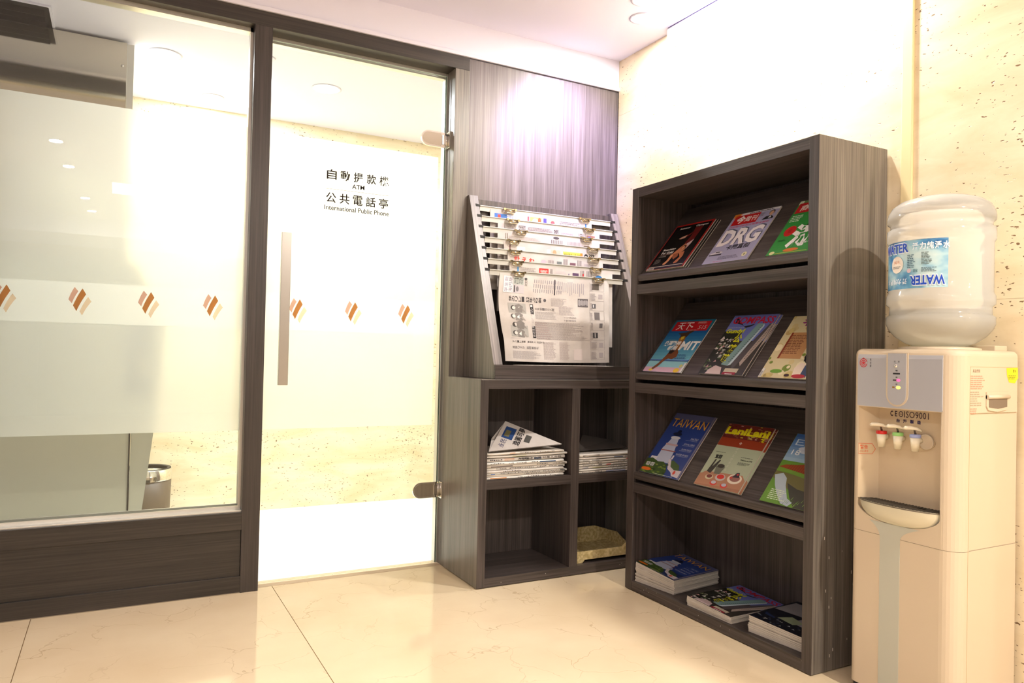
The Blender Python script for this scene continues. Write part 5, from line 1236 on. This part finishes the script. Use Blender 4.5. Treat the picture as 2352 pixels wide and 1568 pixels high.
# warning arrow sticker
A = Art(1, 1, 0.0002, 0.0004); OR = (214, 108, 74)
A.poly([(0, 0), (0.050, 0), (0.062, 0.017), (0.050, 0.034), (0, 0.034)], OR, 1); A.poly([(0.0015, 0.0015), (0.049, 0.0015), (0.0595, 0.017), (0.049, 0.0325), (0.0015, 0.0325)], (206, 184, 150), 2)
A.text('警告', 0.006, 0.016, 0.028, 0.013, OR, 3, bold=.03); A.text('小心燙手', 0.006, 0.005, 0.030, 0.008, OR, 3)
def cheek(a, b, c):
    t_ = 0.03 + 0.82 * a / 0.062
    return (XF + 0.0005 + (RBX - XF - 0.0005) * t_ - c * 0.57, RY0 - 0.0002 - 0.0378 * t_ - c * 0.82, 0.752 + b)
A.build('warning_sticker', wd, cheek, world=True, label='orange arrow-shaped warning sticker')
# oval tap plate
pts = []
for k in range(25):
    a = 2 * PI * k / 24; pts.append((-1.905 + 0.080 * math.copysign(abs(math.cos(a)) ** 0.8, math.cos(a)), 0.806 + 0.026 * math.sin(a)))
MB().prism(pts[:-1], RBX - 0.005, RBX - 0.0002, 'x').build('tap_plate', CREAMD, wd, world=True)
o_ = MB().lathe([(0.0, 0), (0.021, 0), (0.024, 0.003), (0.0205, 0.004), (0.018, 0.0015), (0, 0.0015)], seg=28).build('plug_ring', CREAMP, wd)
o_.location = (RBX - 0.0052 + 0.165, -1.960 + 1.91, 0.810); o_.rotation_euler = (0, -PI / 2, 0)
CONE = principled('spout_plastic', rgb((238, 228, 204)), 0.3)
for (y, c, nm) in ((-1.831, (204, 34, 30), 'red'), (-1.886, (150, 206, 120), 'green'), (-1.942, (160, 170, 214), 'blue')):
    x = XF + 0.021
    tp_ = bpy.data.objects.new('tap', None); COL.objects.link(tp_); tp_.parent = wd; tp_['label'] = 'tap with %s collar and white spout' % nm
    tp_.location = (x + 0.165, y + 1.91, 0.83)
    MB().lathe([(0.0085, -0.048), (0.0095, -0.049), (0.0145, -0.008)], seg=20).build('spout', CONE, tp_)
    MB().lathe([(0.0150, -0.008), (0.0156, -0.006), (0.0156, 0.0005), (0.0135, 0.002), (0, 0.002)], seg=20).build('collar', pm(c, 0.3), tp_)
    MB().tube([(0.004, 0.002, 0.002), (0.001, 0.003, 0.012), (0.0, 0.004, 0.018)], [0.0032, 0.0028, 0.0025], 8).build('stem', pm((96, 80, 64), 0.4), tp_)
    MB().tube([(0.012, -0.012, 0.012), (0.0, -0.004, 0.019), (-0.010, 0.008, 0.021), (-0.018, 0.020, 0.0205), (-0.020, 0.026, 0.018)], [0.003, 0.005, 0.006, 0.006, 0.003], 8).build('lever', CONE, tp_)
    MB().tube([(0.0, 0.0, -0.016), (RBX - x - 0.004, 0.0, -0.018)], 0.0085, 12).build('pipe', CONE, tp_)
# drip tray: flat grille top, bulging bowl front
tcx, tcz = XF + 0.030, 0.613
mb = MB(); rings = []
n1, n2 = 24, 8
for j in range(n2 + 1):
    ph_ = PI / 2 * j / n2; row = []
    for k in range(n1 + 1):
        a = PI * k / n1
        row.append(mb.bm.verts.new((tcx - (0.010 + 0.048 * math.sin(a)) * math.cos(ph_) ** 0.7 - 0.0, cy_ + (hw - 0.002) * math.cos(a) * math.cos(ph_) ** 0.55, tcz - 0.067 * math.sin(ph_))))
    rings.append(row)
for a_, b_ in zip(rings, rings[1:]):
    for k in range(n1):
        try: f = mb.bm.faces.new([a_[k], a_[k + 1], b_[k + 1], b_[k]]); f.smooth = True
        except ValueError: pass
top = [v.co.copy() for v in rings[0]]
mb.build('drip_tray', principled('pearl_plastic', rgb((214, 208, 186)), 0.28, 0.2), wd, world=True, label='pearl-grey bowl of the drip tray')
GRILL = principled('grille_grey', rgb((120, 112, 100)), 0.35, 0.4)
mb = MB(); tp_ = [(v.x, v.y) for v in top]; mb.prism(tp_ + [(RBX, RY1 + 0.002), (RBX, RY0 - 0.002)], tcz - 0.004, tcz - 0.0006, 'z')
gt = mb.build('grille', GRILL, wd, world=True, label='grey drip grille')
mb = MB()
for k in range(26):
    y = RY0 - 0.006 - k * 0.0102; u = (y - cy_) / hw; s_ = math.sqrt(max(0, 1 - u * u))
    xa = tcx - 0.008 - 0.044 * s_
    mb.box(xa, RBX - 0.006, y - 0.0022, y + 0.0022, tcz - 0.0006, tcz + 0.0012)
mb.build('grille_bars', principled('grille_bar', rgb((78, 72, 64)), 0.4, 0.3), wd, world=True, kind='stuff')
MB().box(-0.302, -0.290, -1.975, -1.955, tcz + 0.0012, tcz + 0.0022).build('finger_hole', DARKGAP, wd, world=True)
MB().box(XF + 0.0125, RBX + 0.003, RY1 + 0.001, RY0 - 0.001, 0.5725, tcz - 0.004).build('tray_well', CREAMD, wd, world=True)
# grey-blue stripe below the bowl, flaring at the top
fl_ = []
for k in range(9):
    t_ = k / 8; fl_.append((-1.846 + 0.036 * (t_ ** 2.4), 0.500 + 0.052 * t_))
fr_ = []
for k in range(9):
    t_ = k / 8; fr_.append((-1.912 - 0.062 * (t_ ** 2.4), 0.505 + 0.047 * t_))
pts = [(-1.912, 0.032), (-1.846, 0.032)] + fl_ + fr_[::-1]
MB().prism(pts, XF - 0.0012, XF - 0.0001, 'x').build('stripe', GREYBL, wd, world=True, label='grey-blue stripe down the front')
# right side: lid seam, label, handle recess
MB().box(-0.262, XBK + 0.001, YR - 0.0006, YR + 0.0002, 1.0385, 1.0395).box(-0.2625, -0.2615, YR - 0.0006, YR + 0.0002, 0.032, 1.039).build('seams', principled('seam', rgb((196, 172, 134)), 0.6), wd, world=True)
hp_ = [(-0.184 + p, q) for p, q in ((0, 0.966), (0.112, 0.966), (0.112, 0.925), (0.104, 0.914), (0.056, 0.908), (0.010, 0.913), (0, 0.925))]
MB().prism(hp_, YR - 0.0035, YR - 0.0002, 'y').build('handle_frame', CREAMP, wd, world=True, label='cream side handle frame')
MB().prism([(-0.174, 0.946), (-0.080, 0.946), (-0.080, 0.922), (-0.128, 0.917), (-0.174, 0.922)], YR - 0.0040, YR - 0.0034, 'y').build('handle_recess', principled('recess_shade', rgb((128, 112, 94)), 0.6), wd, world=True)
MB().tube([(-0.184, YR - 0.004, 0.952), (-0.072, YR - 0.004, 0.952)], 0.006, 8).build('handle_grip', CREAMP, wd, world=True)
A = Art(1, 1, 0.0002, 0.0002); PK = (222, 150, 126)
A.text('高溫危險', 0.012, 0.118, 0.036, 0.009, (150, 130, 110)); 
A.lines(0.002, 0.070, 0.072, 0.112, 7, PK, jag=0.3, words=7); A.lines(0.0, 0.022, 0.066, 0.066, 7, (176, 160, 136), jag=0.5, words=6); A.lines(0.0, 0.0, 0.036, 0.018, 3, PK, jag=0.1, words=4)
A.build('rating_label', wd, lambda a, b, c: (-0.262 + a, YR - c, 0.905 + b), world=True, label='faded pink and grey printed notice')
sk = thing('sticker', 'bright yellow sticker with small dark print on the dispenser side', 'sticker', (-0.04, YR - 0.002, 1.02))
A = Art(1, 1, 0.0002, 0.0006); YEL = (236, 226, 40)
A.poly([(0, 0.045), (0.004, 0.020), (0.015, 0.002), (0.046, 0), (0.058, 0.012), (0.062, 0.014), (0.060, 0.047)], YEL, 0)
A.text('節', 0.034, 0.032, 0.007, 0.009, (90, 80, 20)); A.text('水', 0.043, 0.032, 0.007, 0.009, (90, 80, 20)); A.lines(0.010, 0.012, 0.050, 0.026, 3, (150, 140, 40), words=6)
A.build('sheet', sk, lambda a, b, c: (-0.080 + a, YR - c, 0.992 + b), world=True)
# collar under the bottle, lid plates
BX, BY = -0.174, -1.936
MB().lathe([(0.112, ZT + 0.0), (0.113, ZT + 0.005), (0.100, ZT + 0.008), (0.085, ZT + 0.010), (0.060, ZT + 0.006), (0.055, ZT)], (BX, BY, 0), 40, caps=False).build('bottle_collar', CREAMP, wd, world=True)
P_('lid_block', -0.085, -0.020, YR + 0.03, YR + 0.13, ZT - 0.001, ZT + 0.016, CREAMP, wd, None, 0.003)

# ---------------- bottle
bt = thing('water_bottle', 'large upturned clear water bottle with blue label on the dispenser', 'bottle', (BX, BY, ZT + 0.01))
R1 = 0.1475
prof = [(0.028, 1.094), (0.070, 1.097), (0.096, 1.108), (0.124, 1.128), (0.140, 1.148), (R1 + .0005, 1.166), (R1 + .0005, 1.187), (0.1395, 1.194), (0.1385, 1.219), (R1, 1.227), (R1 + .0005, 1.238), (R1, 1.252), (0.1425, 1.262),
        (0.1420, 1.300), (0.1420, 1.370), (0.1425, 1.414), (R1, 1.422), (R1 + .0005, 1.436), (R1, 1.456), (0.1390, 1.462), (0.1385, 1.474), (R1 - .0005, 1.482), (R1, 1.494), (0.1445, 1.510), (0.135, 1.528), (0.115, 1.544), (0.085, 1.555), (0.05, 1.560), (0, 1.562)]
o = MB().lathe([(r, z - ZT - 0.01) for r, z in prof], (0, 0, 0), 64, caps=False).build('shell', BOTTLE, bt, label='clear ribbed plastic shell')
# water inside
m, nt, out = new_mat('water')
tpn = N(nt, 'ShaderNodeBsdfTransparent'); tpn.inputs[0].default_value = (0.86, 0.87, 0.80, 1)
gl = N(nt, 'ShaderNodeBsdfGlossy'); gl.inputs['Roughness'].default_value = 0.03
rfn = N(nt, 'ShaderNodeBsdfRefraction'); rfn.inputs['IOR'].default_value = 1.2; rfn.inputs[0].default_value = (0.93, 0.93, 0.86, 1)
a_ = N(nt, 'ShaderNodeMixShader'); a_.inputs[0].default_value = 0.35; L(nt, tpn.outputs[0], a_.inputs[1]); L(nt, rfn.outputs[0], a_.inputs[2])
fr = N(nt, 'ShaderNodeFresnel'); fr.inputs[0].default_value = 1.33
b_ = N(nt, 'ShaderNodeMixShader'); L(nt, fr.outputs[0], b_.inputs[0]); L(nt, a_.outputs[0], b_.inputs[1]); L(nt, gl.outputs[0], b_.inputs[2]); L(nt, b_.outputs[0], out.inputs[0])
WATER = m
wl = 1.208
wp_ = [(0.0, 1.098), (0.068, 1.100), (0.097, 1.114), (0.125, 1.138), (0.140, 1.158), (0.1445, 1.168), (0.1445, 1.186), (0.1385, 1.196), (0.1380, wl), (0, wl)]
MB().lathe([(r, z - ZT - 0.01) for r, z in wp_], (0, 0, 0), 56, caps=False).build('water', WATER, bt, label='water filling the bottom of the bottle')
# label wrapped round the body
PHI = math.radians(-148.2)
def wrap(a, b, c):   # a: arc length from label right edge (negative = leftward), b: z
    th_ = PHI + math.radians(8.5) + a / 0.1425
    r = 0.1428 + c
    return (r * math.cos(th_), r * math.sin(th_), b - ZT - 0.01)
z0_, z1_ = 1.270, 1.416; LW = 0.42
bm = bmesh.new(); g = []
for j in range(3):
    g.append([bm.verts.new(wrap(-LW * k / 48, z0_ + (z1_ - z0_) * j / 2, 0)) for k in range(49)])
for r0, r1 in zip(g, g[1:]):
    for k in range(48):
        f = bm.faces.new([r0[k], r0[k + 1], r1[k + 1], r1[k]]); f.smooth = True
m, nt, out = new_mat('label_blue')
tcn = N(nt, 'ShaderNodeTexCoord'); mpn = N(nt, 'ShaderNodeMapping'); mpn.inputs['Scale'].default_value = (9, 9, 14); L(nt, tcn.outputs['Object'], mpn.inputs[0])
nn = N(nt, 'ShaderNodeTexNoise'); nn.inputs['Scale'].default_value = 1.1; nn.inputs['Detail'].default_value = 3; L(nt, mpn.outputs[0], nn.inputs['Vector'])
rp = ramp(nt, [(0.34, rgb((30, 98, 160))), (0.46, rgb((104, 166, 204))), (0.58, rgb((176, 212, 222))), (0.72, rgb((206, 226, 226)))]); L(nt, nn.outputs[0], rp.inputs[0])
bb = N(nt, 'ShaderNodeBsdfPrincipled'); bb.inputs['Roughness'].default_value = 0.35; L(nt, rp.outputs[0], bb.inputs['Base Color']); L(nt, bb.outputs[0], out.inputs[0])
m_ = MB(); m_.bm.free(); m_.bm = bm; lab = m_.build('bottle_label', m, bt, label='blue wrap label with lettering right way up and upside down')
A = Art(1, 1, 0.0003, 0.0010); DB = (30, 76, 190); W_ = (232, 238, 246)
A.text('WATER', -0.222, 1.377, 0.116, 0.034, W_, 2, bold=0.09); A.text('WATER', -0.220, 1.380, 0.112, 0.028, DB, 4, bold=0.03)
for k, ch in enumerate('活力純淨水'): A.text(ch, -0.096 + 0.0205 * k, 1.384, 0.018, 0.022, W_, 3, bold=0.03)
for dz in (0.0,):
    A.text('WATER', -0.104, 1.276, 0.098, 0.034, W_, 2, rot=180, bold=0.09); A.text('WATER', -0.102, 1.279, 0.094, 0.028, DB, 4, rot=180, bold=0.03)
for k, ch in enumerate('活力純淨水'): A.text(ch, -0.129 - 0.0188 * k, 1.284, 0.0165, 0.018, W_, 3, rot=180, bold=0.03)
A.disc(-0.152, 1.345, 0.026, 0.026, (236, 222, 206), 2); A.text('純水', -0.165, 1.348, 0.026, 0.010, (224, 140, 90), 3); A.lines(-0.17, 1.334, -0.135, 1.342, 2, (110, 110, 110), 3, jag=.2, words=6)
A.disc(-0.106, 1.323, 0.0065, 0.0065, (214, 190, 200), 2)
A.lines(-0.112, 1.332, -0.082, 1.374, 8, (80, 110, 130), 2, jag=0.5, words=4); A.lines(-0.070, 1.340, -0.038, 1.378, 9, (96, 110, 106), 2, jag=0.4, words=4); A.lines(-0.070, 1.318, -0.022, 1.332, 4, (70, 90, 100), 2, jag=0.4, words=7)
A.text('環保', -0.094, 1.317, 0.014, 0.010, (40, 100, 110), 2)
A.build('label_print', lab, wrap)
for ob in list(bpy.data.objects):
    if ob.get('category') is None and ob.parent is None and ob.get('kind') is None and ob.type not in ('CAMERA', 'LIGHT'): ob['kind'] = 'structure'
